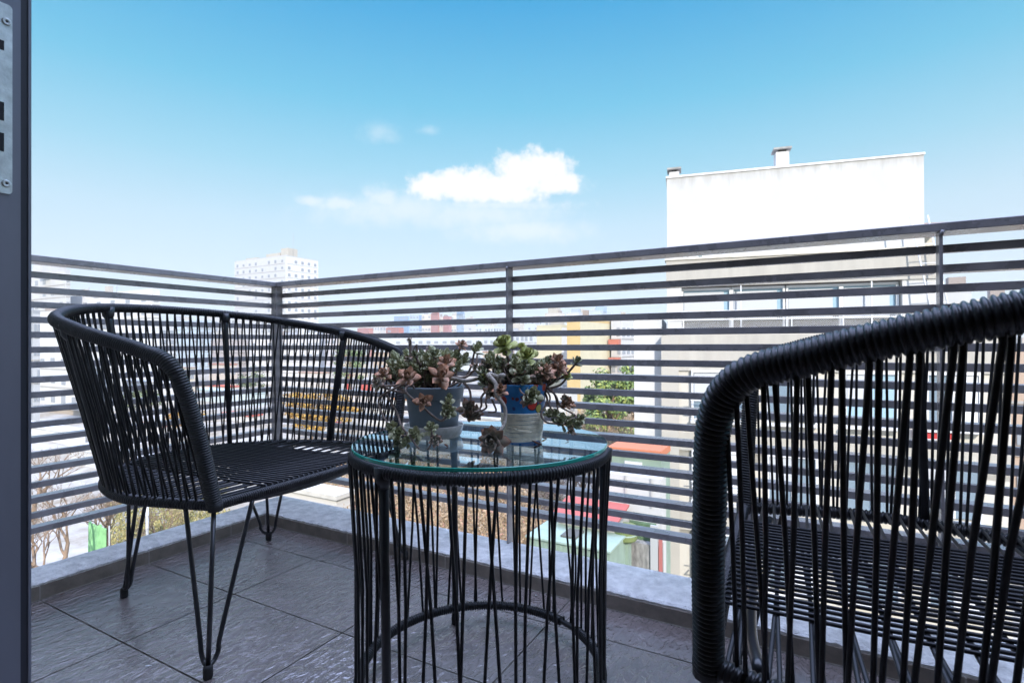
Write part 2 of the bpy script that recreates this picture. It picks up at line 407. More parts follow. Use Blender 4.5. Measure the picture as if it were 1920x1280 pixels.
# ------------------------------------------------------------------ own building: facade, room behind the camera, door jamb
own = thing('apartment_house', 'pale rendered wall and room of the flat the balcony belongs to', 'building', (0, 0, 0))
mb = MB()
mb.box((-3.4, .02, -10), (-.90, .24, 3.3)); mb.box((1.9, .02, -10), (7, .24, 3.3)); mb.box((-.90, .02, 2.25), (1.9, .24, 3.3)); mb.box((-.90, .02, -10), (1.9, .24, -.36))
mb.build('wall', M_beige2, own, smooth=False)
mb = MB(); mb.box((-3.4, -9, -10), (-3.2, .019, 3.3)); mb.box((6.8, -9, -10), (7, .019, 3.3)); mb.box((-3.4, -9.2, -10), (7, -9.001, 3.3))
mb.box((-3.2, -9, 2.6), (6.8, .019, 2.8)); mb.build('shell', M_inter, own, smooth=False)
mb = MB(); mb.box((-3.2, -9, -.2), (6.8, .019, -.001)); mb.build('room_floor', mat('parquet', (.16, .10, .06), .4, var=.2, vs=4, stretch=(1, 8, 1)), own, smooth=False)
JX = -.80
door = thing('door_frame', 'dark aluminium balcony door jamb with a worn steel lock plate', 'door frame', (JX, .26, 0))
dm = Matrix.Translation((-JX, -.26, 0))
def dpart(mb, name, m_, parent=door, smooth=False):
    o = mb.build(name, m_, None, smooth); o.parent = parent
    return o
def dbox(mb, lo, hi, e=.0006):
    bevel_box(mb, (lo[0]-JX, lo[1]-.26, lo[2]), (hi[0]-JX, hi[1]-.26, hi[2]), e)
mb = MB(); dbox(mb, (JX-.1, .17, 0), (JX, .2668, 2.2)); dpart(mb, 'jamb', M_alu)
mb = MB(); dbox(mb, (JX-.1, .2668, 0), (JX-.0006, .2736, 2.2)); dpart(mb, 'gasket', M_aludark)
mb = MB(); dbox(mb, (JX-.1, .2737, 0), (JX+.0006, .2764, 2.2)); dpart(mb, 'outer_lip', M_alu)
mb = MB()
PY0, PY1, PZ0, PZ1 = .232, .2588, .921, 1.137
pts = []
for (cy, cz, a0) in ((PY1-.004, PZ1-.004, 0), (PY0+.004, PZ1-.004, 90), (PY0+.004, PZ0+.004, 180), (PY1-.004, PZ0+.004, 270)):
    for k in range(5): a = R(a0+22.5*k); pts.append((cy+.004*math.cos(a), cz+.004*math.sin(a)))
n = len(pts)
mb.add([(.0004, y-.26, z) for y, z in pts] + [(.0019, y-.26, z) for y, z in pts], [tuple(range(n, 2*n))] + [(i, (i+1) % n, n+(i+1) % n, n+i) for i in range(n)])
plate = dpart(mb, 'lock_plate', M_plate)
for z0, z1 in ((1.003, 1.024), (.968, .989), (1.083, 1.094)):
    mb = MB(); mb.box((.0015, .240-.26, z0), (.0022, .2515-.26, z1)); dpart(mb, 'slot', M_hole, plate)
for z in (1.117, .9325):
    mb = MB(); Mx = Matrix.Translation((.0019, .2535-.26, z)) @ Matrix.Rotation(R(90), 4, 'Y')
    mb.lathe([(.0001, .0006), (.0011, .0006), (.0014, .0009), (.0036, .0014), (.0042, .0009), (.0043, 0)], 20, M=Mx)
    mb.lathe([(.0001, .0012), (.0012, .0011)], 8, mi=1, M=Mx); o = dpart(mb, 'screw', [M_plate, M_hole], plate, True)

# ------------------------------------------------------------------ rope chairs
HALF = [(.242, .335, .376), (.236, .374, .556), (.217, .415, .695), (.131, .438, .738), (-.047, .467, .782), (-.233, .427, .82), (-.408, .26, .858), (-.49, 0, .871)]
RING = [(.242, .335, .376), (.12, .365, .376), (0, .386, .376), (-.14, .36, .376), (-.27, .295, .376), (-.37, .20, .376), (-.425, .10, .376), (-.44, 0, .376)]
def make_chair(label, N, off, cr_):
    root = thing('rope_chair', label, 'chair', group='rope chairs at the table')
    flip = lambda P_: [(x, -y, z) for (x, y, z) in P_]
    rim = catmull(flip(HALF) + HALF[:-1][::-1], 14)
    rimL, LL = resample(rim, .004)
    def rad(u):
        d = min(u, 1-u)*LL
        k = min(1, max(0, (d-.30)/.22)); k = k*k*(3-2*k); q = min(1, max(0, (d-.75)/.35))
        return .0180*(1-k) + (.0172*(1-q) + .0146*q)*k
    mb = MB(); wrapped(mb, rim, rad, .0058, 14)
    rail_ = mb.build('arm_rail', M_cord, root)
    for sgn in (-1, 1):
        mb = MB(); mb.tube([(.243, sgn*.335, .384), (.244, sgn*.334, .364)], [.0175, .016], 12)
        mb.build('end_cap', M_rubber, rail_)
    # seat ring: front bar wrapped, the rest wrapped more loosely
    ring = catmull(flip(RING) + RING[:-1][::-1], 14)
    mb = MB()
    wrapped(mb, [(.243, .325, .376), (.246, .15, .374), (.247, 0, .373), (.246, -.15, .374), (.243, -.325, .376)], .0125, .0058, 12)
    wrapped(mb, ring, .0135, .0075, 10)
    mb.build('seat_frame', M_cord, root)
    # uprights
    def upright(px, py, pz, qx, qy):
        mb = MB(); mb.tube([(px, py, pz), (px*.985, py*.985, pz-.05), (qx, qy, .376)], [.0105, .0085, .0085], 10)
        mb.tube([(px, py, pz+.004), (px*.996, py*.996, pz-.022), (px*.99, py*.99, pz-.034)], [.019, .016, .009], 10)
        mb.build('upright', M_steel, root)
    for sgn in (-1, 1):
        upright(-.442, sgn*.20, .862, -.385, sgn*.175); upright(-.105, sgn*.462, .795, -.095, sgn*.372)
    # back cords: two crossing families from the rail down to the ring
    rp, RL = resample(rim, .001); gp, GL = resample(ring, .001)
    a0, a1 = .315/RL, 1-.315/RL; g0, g1 = .012/GL, 1-.012/GL
    rnd = random.Random(11)
    def on(P_, u): return P_[min(len(P_)-1, max(0, int(u*(len(P_)-1))))]
    mb = MB()
    for i in range(N):
        u = (i+.5)/N
        for sgn in (-1, 1):
            top = on(rp, a0 + (a1-a0)*(u + sgn*.12/N)); bot = on(gp, g0 + (g1-g0)*min(1, max(0, u + sgn*(off + rnd.uniform(-.2, .2))/N)))
            ax = Vector((top.x, top.y, 0)).normalized()*(.004*sgn)
            mid = (top+bot)/2 + ax*.6 + Vector((rnd.uniform(-.002, .002), rnd.uniform(-.002, .002), 0))
            mb.tube([top + ax + Vector((0, 0, .004)), top + ax - Vector((0, 0, .02)), mid, bot + ax], cr_, 6, caps=False)
    mb.build('back_cords', M_cordline, root)
    # seat cords: side-to-side layer below, front-to-back band above
    mb = MB()
    def half_w(x): # ring half width at x
        best = min(ring, key=lambda p: abs(p.x-x) + (10 if p.y < 0 else 0)); return best.y
    for i in range(31):
        x = .225 - i*.0212; 
        if half_w(x) < .05: continue
        x2 = x + (.018 if i % 2 else -.014)
        h1 = half_w(x); h2 = half_w(max(-.43, min(.235, x2)))
        mb.tube([(x, -h1, .376), (x, -h1+.012, .385), ((x+x2)/2, 0, .379), (x2, h2-.012, .385), (x2, h2, .376)], .0030, 6, caps=False)
    for i in range(23):
        y = -.190 + i*.0173 + rnd.uniform(-.0015, .0015); xb = -math.sqrt(max(.001, 1-(y/.386)**2))*.43
        mb.tube([(.246, y, .376), (.238, y, .3885), (.05, y, .3865), (xb+.02, y*.97, .3885), (xb, y*.97, .378)], .0029, 6, caps=False)
    mb.build('seat_cords', M_cordline, root)
    # bowed brace under the front of the seat
    mb = MB(); mb.tube(catmull([(.19, -.30, .366), (.205, -.18, .352), (.21, 0, .345), (.205, .18, .352), (.19, .30, .366)], 6), .008, 8)
    mb.build('seat_brace', M_steel, root)
    mb = MB(); mb.tube(catmull([(-.22, -.315, .368), (-.252, -.214, .366), (-.265, 0, .362), (-.252, .214, .366), (-.22, .315, .368)], 6), .007, 8)
    mb.build('seat_brace', M_steel, root)
    # hairpin legs
    def leg(fx, fy, tops, mid):
        f = Vector((fx, fy, 0)); mb = MB()
        for q in tops:
            q = Vector(q); d = Vector((q.x-fx, q.y-fy, 0)); dn = d.normalized()
            P_ = [q, q.lerp(f + dn*.030 + Vector((0, 0, .075)), .5), f + dn*.033 + Vector((0, 0, .078)), f + dn*.029 + Vector((0, 0, .052)), f + dn*.019 + Vector((0, 0, .034)), f + dn*.004 + Vector((0, 0, .026))]
            mb.tube(catmull(P_, 6), .0053, 8)
        mb.tube([Vector(mid), f + Vector((0, 0, .018))], .0053, 8)
        lg = mb.build('leg', M_steel, root)
        mb = MB(); mb.tube([(fx, fy, .030), (fx, fy, .024), (fx, fy, .004), (fx, fy, .0005)], [.0085, .0105, .0105, .009], 12)
        mb.build('foot', M_rubber, lg)
    for sgn in (-1, 1):
        leg(.262, sgn*.366, [(.165, sgn*.354, .37), (.246, sgn*.235, .37)], (.243, sgn*.338, .365))
        fy = .297 if sgn > 0 else -.215
        tops = [(-.225, .318, .372), (-.385, .170, .372)] if sgn > 0 else [(-.215, -.205, .370), (-.288, -.224, .370)]
        leg(-.329, fy, tops, (-.322, .273, .37) if sgn > 0 else (-.252, -.214, .37))
    return root
chair = make_chair('left black rope tub chair in the railing corner, hairpin legs in view', 80, 1.05, .0028)
chair.location = (-1.471, 1.071, 0); chair.rotation_euler = (0, 0, .065)
chair2 = make_chair('large foreground black rope chair cut off by the right edge of the photo', 72, .40, .0027)
chair2.location = (.125, .995, 0); chair2.rotation_euler = (0, 0, 3.181)

# ------------------------------------------------------------------ table
TC = Vector((-.639, 1.008, 0)); TZ = .537
table = thing('side_table', 'round black corded side table with a clear glass top', 'table', TC)
def circ(r, z, n=180): return [(r*math.cos(2*math.pi*i/n), r*math.sin(2*math.pi*i/n), z) for i in range(n)]
mb = MB(); wrapped(mb, circ(.2705, TZ-.0215), .0128, .0066, 14, True); mb.build('top_ring', M_cord, table)
mb = MB(); gap = [(.262*math.cos(R(a)), .262*math.sin(R(a)), .042) for a in range(72, 72+349, 2)]
wrapped(mb, gap, .0118, .0062, 12)
mb.tube([(.262*math.cos(R(a)), .262*math.sin(R(a)), .042) for a in range(58, 76, 2)], .007, 8)
mb.build('bottom_ring', M_cord, table)
for a in (138, 261, 19):
    ca_, sa_ = math.cos(R(a)), math.sin(R(a)); mb = MB()
    mb.tube([(.268*ca_, .268*sa_, TZ-.025), (.266*ca_, .266*sa_, .3), (.262*ca_, .262*sa_, .012)], .0085, 10)
    mb.tube([(.2705*ca_, .2705*sa_, TZ-.012), (.270*ca_, .270*sa_, TZ-.034), (.2685*ca_, .2685*sa_, TZ-.052)], [.0165, .0155, .0092], 12)
    lg = mb.build('leg', M_cord, table)
    mb = MB(); mb.tube([(.262*ca_, .262*sa_, .03), (.262*ca_, .262*sa_, .016), (.262*ca_, .262*sa_, .0005)], [.009, .0105, .0095], 12); mb.build('foot', M_rubber, lg)
mb = MB(); rnd = random.Random(4)
for i in range(30):
    t0 = 2*math.pi*(i+.5)/30
    if 62 < math.degrees(t0) < 74: continue
    for sgn in (-1, 1):
        ta = t0 + sgn*(.045 + rnd.uniform(-.012, .012)); tb = t0 + sgn*(.020 + rnd.uniform(-.014, .014)) + .035*rnd.uniform(-1, 1)
        if i % 2: ta, tb = t0 + sgn*.03, t0 - sgn*.075 + .02*rnd.uniform(-1, 1)
        mb.tube([(.274*math.cos(ta), .274*math.sin(ta), TZ-.015), (.281*math.cos(ta), .281*math.sin(ta), TZ-.03), (.268*math.cos((ta+tb)/2), .268*math.sin((ta+tb)/2), .28), (.269*math.cos(tb), .269*math.sin(tb), .04)], .0031, 6, caps=False)
mb.build('cord_weave', M_cordline, table)
mb = MB()
for da, amp in ((0, .012), (.06, -.016)):
    P_ = []
    for k in range(9):
        u = k/8; a = R(64)+da+amp*math.sin(u*7+da*30)*(1 if da else 1.4)*2
        P_.append((.270*math.cos(a), .270*math.sin(a), TZ-.03 - u*(TZ-.075)))
    P_ += [(.285*math.cos(R(68)), .285*math.sin(R(68)), .034), (.272*math.cos(R(71)), .272*math.sin(R(71)), .028), (.262*math.cos(R(70)), .262*math.sin(R(70)), .056)]
    mb.tube(catmull(P_, 6), .0028, 6)
mb.build('loose_cord', M_cordline, table)
# thin glass: clear body, green edge
def glass_mat():
    g = bpy.data.materials.new('clear_glass'); g.use_nodes = True; g.node_tree.nodes.clear(); t = NT(g.node_tree)
    fr = t.n('ShaderNodeFresnel', {0: 1.5}); tr = t.n('ShaderNodeBsdfTransparent', {0: (.86, .95, .93, 1)}); gl = t.n('ShaderNodeBsdfGlossy', {0: (.64, .85, 1, 1), 1: .004})
    fac = t.math('MULTIPLY', fr.outputs[0], 1.9, clamp=True)
    mx = t.n('ShaderNodeMixShader', {0: fac, 1: tr.outputs[0], 2: gl.outputs[0]}); t.n('ShaderNodeOutputMaterial', {0: mx.outputs[0]}); return g
M_glass = glass_mat()
M_gedge = mat('green_glass_edge', (.02, .30, .22), .12, spec=.6)
mb = MB(); n = 128; gr = .2765
rings = [(gr-.0012, TZ-.0078), (gr, TZ-.0066), (gr, TZ-.0012), (gr-.0012, TZ)]
for k, (r_, z) in enumerate(rings): 
    o = len(mb.v); mb.v += circ(r_, z, n); mb.col += [0.0]*n
for k in range(3):
    for j in range(n): mb.f.append((k*n+j, k*n+(j+1) % n, (k+1)*n+(j+1) % n, (k+1)*n+j)); mb.mi.append(1)
mb.f.append(tuple(3*n+j for j in range(n))); mb.mi.append(0)
mb.build('glass_top', [M_glass, M_gedge], table, smooth=False)

# ------------------------------------------------------------------ pots
GP = Vector((-.757, .992, TZ+.0006)); BP = Vector((-.548, 1.033, TZ+.0006))
M_gplast = mat('grey_plastic', (.15, .185, .205), .42, var=.12, vs=18)
M_sauc = mat('stained_saucer', (.74, .72, .64), .5, var=.25, vs=25, col2=(.36, .33, .27))
M_soil = mat('soil', (.035, .028, .022), .95, bump=.8, bs=90, var=.5, vs=60)
so = MB(); so.lathe([(.0005, .004), (.054, .004), (.060, .008), (.0655, .026), (.0675, .0275), (.0685, .0262), (.0625, .004), (.058, .0), (.0005, .0)], 48)
saucer = tag(so.build('plant_saucer', M_sauc), 'cream plastic saucer under the grey plant pot', 'saucer'); saucer.location = GP
pot = thing('grey_plant_pot', 'grey plastic plant pot with a rolled rim on a cream saucer', 'plant pot', GP + Vector((0, 0, .0046)))
mb = MB(); mb.lathe([(.0005, 0), (.050, 0), (.0525, .002), (.0622, .081), (.0622, .0812), (.0660, .0822), (.0668, .084), (.0698, .107), (.0698, .1095), (.068, .1105), (.0655, .109), (.0625, .09)], 56)
mb.build('pot_body', M_gplast, pot)
mb = MB(); mb.lathe([(.0005, .101), (.03, .102), (.0655, .098)], 30); mb.build('soil', M_soil, pot)
# blue painted pot with twine
M_blue = bpy.data.materials.new('painted_blue'); M_blue.use_nodes = True; t = NT(M_blue.node_tree); b = M_blue.node_tree.nodes['Principled BSDF']
P = t.n('ShaderNodeTexCoord').outputs['Object']
n1 = t.n('ShaderNodeTexNoise', {'Vector': P, 'Scale': 16.0, 'Detail': 3.0, 'Distortion': .6})
cur = t.ramp(n1.outputs[0], [(.35, (.016, .14, .36)), (.6, (.03, .23, .50))])
nb = t.n('ShaderNodeTexNoise', {'Vector': P, 'Scale': 40.0, 'Detail': 2.0})
jig = t.n('ShaderNodeVectorMath', {0: nb.outputs['Color'], 3: .006}, operation='SCALE').outputs[0]
pj = t.n('ShaderNodeVectorMath', {0: P, 1: jig}, operation='ADD').outputs[0]
view = Vector((-BP.x, -BP.y, 0)).normalized(); side = Vector((0, 0, 1)).cross(view)
def spot(cur, s_off, z, r_, col):
    rad_ = .053; a = s_off/rad_; p = (view*math.cos(a) + side*math.sin(a))*rad_ + Vector((.003, .003, z+.003))
    d = t.n('ShaderNodeVectorMath', {0: pj, 1: p}, operation='DISTANCE').outputs['Value']
    return t.mix(t.n('ShaderNodeMapRange', {0: d, 1: r_, 2: r_*.86, 3: 0.0, 4: 1.0}).outputs[0], cur, col)
for (so_, z, r_, col) in ((.024, .082, .0155, (.01, .012, .02)), (.024, .082, .0128, (.55, .035, .02)), (.045, .094, .0115, (.58, .06, .02)), (.043, .073, .0125, (.02, .03, .03)), (.043, .073, .0105, (.50, .45, .10)), (.044, .073, .006, (.12, .30, .22)),
                         (-.012, .094, .0055, (.13, .03, .03)), (-.022, .096, .0045, (.15, .035, .03)), (-.002, .097, .005, (.10, .03, .04)), (-.02, .074, .007, (.02, .05, .16)), (.058, .118, .009, (.5, .06, .02)), (.03, .122, .006, (.45, .05, .03)), (-.05, .09, .012, (.5, .06, .03)), (-.07, .11, .012, (.5, .4, .05))):
    cur = spot(cur, so_, z, r_, col)
t.t.links.new(cur, b.inputs['Base Color']); b.inputs['Roughness'].default_value = .4
M_twine = mat('pale_twine', (.82, .74, .55), .85, var=.25, vs=60)
bpot = thing('painted_plant_pot', 'blue painted plant pot with red dots and pale twine around its lower half', 'plant pot', BP)
mb = MB(); mb.lathe([(.0005, 0), (.0375, 0), (.0395, .002), (.0465, .063), (.0535, .122), (.0535, .1245), (.051, .1245), (.049, .11)], 56); mb.build('pot_body', M_blue, bpot)
mb = MB(); mb.lathe([(.0005, .112), (.03, .114), (.0515, .110)], 30); mb.build('soil', M_soil, bpot)
mb = MB(); sp_ = []
for i in range(27*36):
    a = 2*math.pi*i/36; k = i/(27*36); z = .0025 + k*.0595; r_ = .0400 + .0066*k + .0006
    zz = z + .0016*math.sin(a*1+k*40)*(1 if int(k*27) % 4 == 0 else .35)
    sp_.append((r_*math.cos(a), r_*math.sin(a), zz))
mb.tube(sp_, .0017, 5)
for q in range(5):
    a0 = random.uniform(0, 6.28); L_ = [((.0418+.0066*.5+.0016)*math.cos(a0+k*.12), (.0418+.0066*.5+.0016)*math.sin(a0+k*.12), .03+q*.004+k*.0011*(1 if q % 2 else -1)) for k in range(14)]
    mb.tube(L_, .0011, 5)
mb.build('twine_wrap', M_twine, bpot)

# ------------------------------------------------------------------ succulents
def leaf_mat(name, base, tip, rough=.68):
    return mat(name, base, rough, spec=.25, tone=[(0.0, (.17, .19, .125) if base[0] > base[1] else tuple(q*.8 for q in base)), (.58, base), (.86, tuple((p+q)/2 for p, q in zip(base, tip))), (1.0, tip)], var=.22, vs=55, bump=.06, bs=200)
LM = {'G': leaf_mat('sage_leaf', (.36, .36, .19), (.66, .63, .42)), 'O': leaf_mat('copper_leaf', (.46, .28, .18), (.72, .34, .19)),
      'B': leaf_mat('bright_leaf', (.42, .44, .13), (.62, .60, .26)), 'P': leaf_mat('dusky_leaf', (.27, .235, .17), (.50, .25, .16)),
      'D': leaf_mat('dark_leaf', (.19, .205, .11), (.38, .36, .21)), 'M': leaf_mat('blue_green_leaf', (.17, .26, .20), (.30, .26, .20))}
M_stem = mat('brown_stem', (.19, .135, .10), .75, var=.4, vs=90, bump=.3, bs=150)
M_bark = mat('pale_bark', (.34, .29, .23), .8, var=.45, vs=60, bump=.4, bs=140)
def leaf(mb, base, d, nrm, L, Wd, cup, shape, th, age=1.0):
    """a fleshy pointed leaf: d along, nrm the upper side"""
    d = d.normalized(); sd = d.cross(nrm).normalized(); nr = sd.cross(d)
    prof = {'pt': [(0, .22), (.2, .5), (.42, .88), (.60, 1.0), (.82, .56), (1.0, .02)], 'rd': [(0, .2), (.2, .42), (.45, .82), (.7, 1.0), (.88, .8), (1.0, .22)]}[shape]
    vs = []; cols = []
    for (u, wv) in prof:
        ctr = base + d*(u*L) + nr*(cup*L*(u**2)*.55)
        hw = Wd*.5*wv; tk = th*(.35+.65*math.sin(min(1, u*1.15+.15)*math.pi))
        vs += [ctr - sd*hw + nr*hw*.30, ctr + nr*-.0 , ctr + sd*hw + nr*hw*.30, ctr - nr*tk]
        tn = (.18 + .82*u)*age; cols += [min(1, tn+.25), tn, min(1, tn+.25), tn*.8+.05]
    fs = []
    for i in range(len(prof)-1):
        for j in range(4): fs.append((i*4+j, (i+1)*4+j, (i+1)*4+(j+1) % 4, i*4+(j+1) % 4))
    k = (len(prof)-1)*4; fs.append((k, k+1, k+2, k+3))
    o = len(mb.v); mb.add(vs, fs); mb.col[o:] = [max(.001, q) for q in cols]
def rosette_mesh(name, m_, n, openv, shape, seed, wr=.55, tall=0.0):
    rnd = random.Random(seed); mb = MB()
    for i in range(n):
        u = i/(n-1); a = i*2.39996 + rnd.uniform(-.15, .15)      # inner to outer
        elv = (1-u)*R(80) + u*R(openv) + rnd.uniform(-.12, .12)
        L = (.38 + .62*u**.75)*rnd.uniform(.86, 1.08)
        d = Vector((math.cos(a)*math.cos(elv), math.sin(a)*math.cos(elv), math.sin(elv)))
        nrm = Vector((-math.cos(a)*math.sin(elv), -math.sin(a)*math.sin(elv), math.cos(elv)))
        base = Vector((math.cos(a)*.05, math.sin(a)*.05, -.28*u - tall*u))
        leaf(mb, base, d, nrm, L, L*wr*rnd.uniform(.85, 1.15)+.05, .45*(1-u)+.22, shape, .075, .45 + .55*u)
    return mb.mesh(name, m_)
RM = {}
for k, (n, op, shp, wr, tl) in {'G': (20, 16, 'rd', .60, .55), 'O': (18, 6, 'pt', .56, .25), 'B': (20, 14, 'rd', .92, .2), 'P': (17, 2, 'pt', .56, .25), 'D': (16, 18, 'rd', .58, .5), 'M': (24, -6, 'pt', .56, .22)}.items():
    RM[k] = [rosette_mesh('rosette', LM[k], n + 2*q, op-8*q, shp, 10*ord(k)+q, wr, tl*(.6+.5*q)) for q in range(3)]
RM['M'] = [rosette_mesh('rosette', LM['P'], 24, -12, 'pt', 99, .60, .2)]
def plant(name, label, root_pt, lst, stems, centre):
    """rosettes given as crop pixel, radius, kind; each sits on its own stem"""
    root = thing(name, label, 'plant', root_pt); rnd = random.Random(len(lst)); mbS = MB(); mbW = MB()
    Z0 = -s_*root_pt.x + c_*root_pt.y
    lst = list(lst)
    for k in range(centre[4]):                      # small offsets filling the middle of the clump
        lst.append((centre[0] + rnd.gauss(0, centre[2]), centre[1] + rnd.uniform(-centre[3], centre[3]), rnd.uniform(34, 54), rnd.choice('GGGGDDP'), rnd.uniform(-.05, .05)))
    for (X, Y, r_, kind, dz) in lst:
        p = at(640+X/4, 600+Y/4, Z0+dz); rr = r_/4/F*(Z0+dz)
        out = Vector((p.x-root_pt.x, p.y-root_pt.y, 0)); 
        tocam = Vector((-p.x, -p.y, .12)).normalized()
        hang = p.z < root_pt.z - .01
        ax = (out.normalized()*.5 if out.length > .01 else Vector()) + Vector((0, 0, .95 if not hang else .35)) + tocam*(.35 if not hang else .75)
        if kind in 'OPM' or r_ >= 75: ax += tocam*.75
        ax = (ax + Vector((rnd.uniform(-.3, .3), rnd.uniform(-.3, .3), rnd.uniform(-.2, .2)))).normalized()
        me = rnd.choice(RM[kind])
        o = bpy.data.objects.new('rosette', me); COL.objects.link(o); o.parent = root
        q = Vector((0, 0, 1)).rotation_difference(ax); o.rotation_mode = 'QUATERNION'
        o.rotation_quaternion = q @ Matrix.Rotation(rnd.uniform(0, 6.3), 3, 'Z').to_quaternion()
        sc = rr*1.14
        o.location = p - root_pt + ax*(rr*.12); o.scale = (sc, sc, sc*(1.0 if kind in 'OBPM' else 1.25))
        # stem from the soil to the rosette
        a = rnd.uniform(0, 6.28); st = Vector((.03*math.cos(a), .03*math.sin(a), -.012)) + out*.12
        e = p - root_pt - ax*rr*.35
        if hang and stems is not None and not (dz < -.2): continue
        midp = st.lerp(e, .55) + Vector((0, 0, -.006)) + out*.08
        mbS.tube(catmull([st, midp, e - ax*rr*.5, e], 5), [.0026]*16 if True else .002, 6)
    for (pth, r0, r1) in stems:
        P_ = [at(640+X/4, 600+Y/4, Z0+dz) - root_pt for (X, Y, dz) in pth]
        C_ = catmull(P_, 6); nn = len(C_)
        (mbW if r0 > .0045 else mbS).tube(C_, [r0+(r1-r0)*i/(nn-1) for i in range(nn)], 8)
    mbS.build('stems', M_stem, root); mbW.build('woody_stem', M_bark, root)
    return root
gl = [(400, 270, 70, 'G', .0), (440, 320, 62, 'G', -.02), (370, 330, 52, 'G', -.01), (560, 285, 62, 'G', .02), (508, 150, 26, 'P', .0), (625, 300, 60, 'G', .0), (685, 235, 60, 'G', .03), (740, 262, 58, 'G', .01), (790, 240, 52, 'G', .04),
      (855, 262, 68, 'G', .02), (905, 175, 52, 'O', .02), (930, 280, 60, 'G', .03), (1020, 205, 62, 'G', .03), (885, 325, 52, 'G', .0), (640, 355, 52, 'D', -.01), (590, 400, 60, 'D', -.03), (690, 330, 52, 'G', -.02), (520, 340, 50, 'D', -.01),
      (320, 400, 66, 'O', -.04), (268, 470, 66, 'P', -.06), (500, 430, 92, 'O', -.10), (745, 420, 104, 'O', -.11), (785, 315, 80, 'O', -.06), (375, 420, 52, 'D', -.03), (440, 390, 55, 'D', -.04), (480, 290, 40, 'G', .03), (660, 205, 30, 'P', .05), (820, 350, 45, 'D', -.03), (560, 440, 45, 'D', -.04), (650, 440, 50, 'D', -.03),
      (618, 612, 72, 'O', -.125), (808, 585, 60, 'G', -.12), (800, 685, 66, 'G', -.13), (370, 805, 52, 'G', -.11), (425, 850, 66, 'G', -.13), (540, 850, 66, 'G', -.14), (480, 915, 56, 'G', -.14), (672, 800, 60, 'G', -.15), (705, 900, 54, 'P', -.155), (425, 925, 46, 'D', -.13),
      (955, 660, 82, 'P', -.07), (1010, 700, 66, 'P', -.08), (960, 715, 52, 'P', -.07)]
gs = [([(600, 420, 0), (470, 480, -.08), (330, 550, -.06), (280, 600, -.04), (300, 690, -.06), (360, 790, -.10)], .0032, .0022),
      ([(620, 430, 0), (480, 520, -.09), (600, 640, -.115), (745, 755, -.12), (800, 690, -.13)], .0028, .002),
      ([(560, 430, 0), (570, 300, 0), (565, 182, 0)], .0026, .0022), ([(565, 182, 0), (520, 260, 0), (515, 330, 0)], .0014, .0014), ([(530, 420, 0), (515, 250, 0), (508, 160, 0)], .0022, .0018),
      ([(700, 430, 0), (840, 440, -.07), (940, 455, -.05), (1060, 430, -.02), (1100, 410, 0)], .0052, .0038),
      ([(820, 420, 0), (920, 430, -.02), (1000, 370, 0), (1020, 260, .02)], .0032, .0022),
      ([(340, 560, -.06), (420, 700, -.08), (450, 790, -.12), (520, 880, -.14), (580, 960, -.15), (640, 975, -.155), (690, 900, -.15)], .0024, .002),
      ([(690, 905, -.15), (680, 850, -.15), (672, 810, -.15)], .002, .0018),
      ([(900, 450, -.04), (960, 520, -.05), (970, 610, -.06), (960, 650, -.07)], .003, .0022), ([(460, 470, -.08), (400, 490, -.07), (280, 495, -.06)], .003, .0022),
      ([(745, 755, -.12), (790, 720, -.13), (810, 600, -.12)], .002, .0016), ([(360, 790, -.10), (430, 860, -.13), (540, 860, -.14)], .002, .0016)]
plant('trailing_succulent', 'trailing copper and sage green succulent growing in the grey pot', GP + Vector((0, 0, .108)), gl, gs, (630, 335, 165, 95, 50))
bl = [(1218, 175, 88, 'B', .0), (1395, 260, 78, 'B', -.02), (1352, 198, 44, 'B', .02), (1130, 272, 68, 'G', .02), (1085, 335, 66, 'P', .0), (1200, 310, 60, 'G', .0), (1182, 400, 52, 'G', -.03), (1342, 370, 84, 'G', -.05), (1300, 290, 48, 'G', .02),
      (1618, 300, 76, 'O', -.01), (1645, 355, 66, 'O', -.02), (1540, 375, 80, 'O', -.04), (1500, 325, 52, 'G', .02), (1480, 420, 60, 'P', -.04), (1590, 415, 60, 'D', -.01), (1692, 415, 46, 'B', .0), (1380, 445, 48, 'G', -.05), (1080, 425, 42, 'B', -.03),
      (1250, 400, 55, 'D', .0), (1430, 350, 50, 'D', .01), (1330, 440, 45, 'P', -.03), (1540, 300, 45, 'D', .03), (1270, 350, 45, 'D', .02), (1460, 460, 45, 'D', -.03),
      (1195, 530, 70, 'O', -.075), (1122, 545, 66, 'P', -.06), (1432, 560, 78, 'G', -.085), (1390, 600, 50, 'P', -.08), (1700, 622, 62, 'O', -.03), (1680, 590, 40, 'P', -.03), (1600, 700, 62, 'G', -.04), (1650, 735, 58, 'G', -.05), (1705, 765, 60, 'G', -.05), (1762, 770, 66, 'G', -.05), (1800, 735, 48, 'G', -.05), (1722, 835, 38, 'P', -.06), (1560, 690, 40, 'G', -.05),
      (1130, 905, 122, 'M', -.125), (1560, 400, 45, 'P', -.03)]
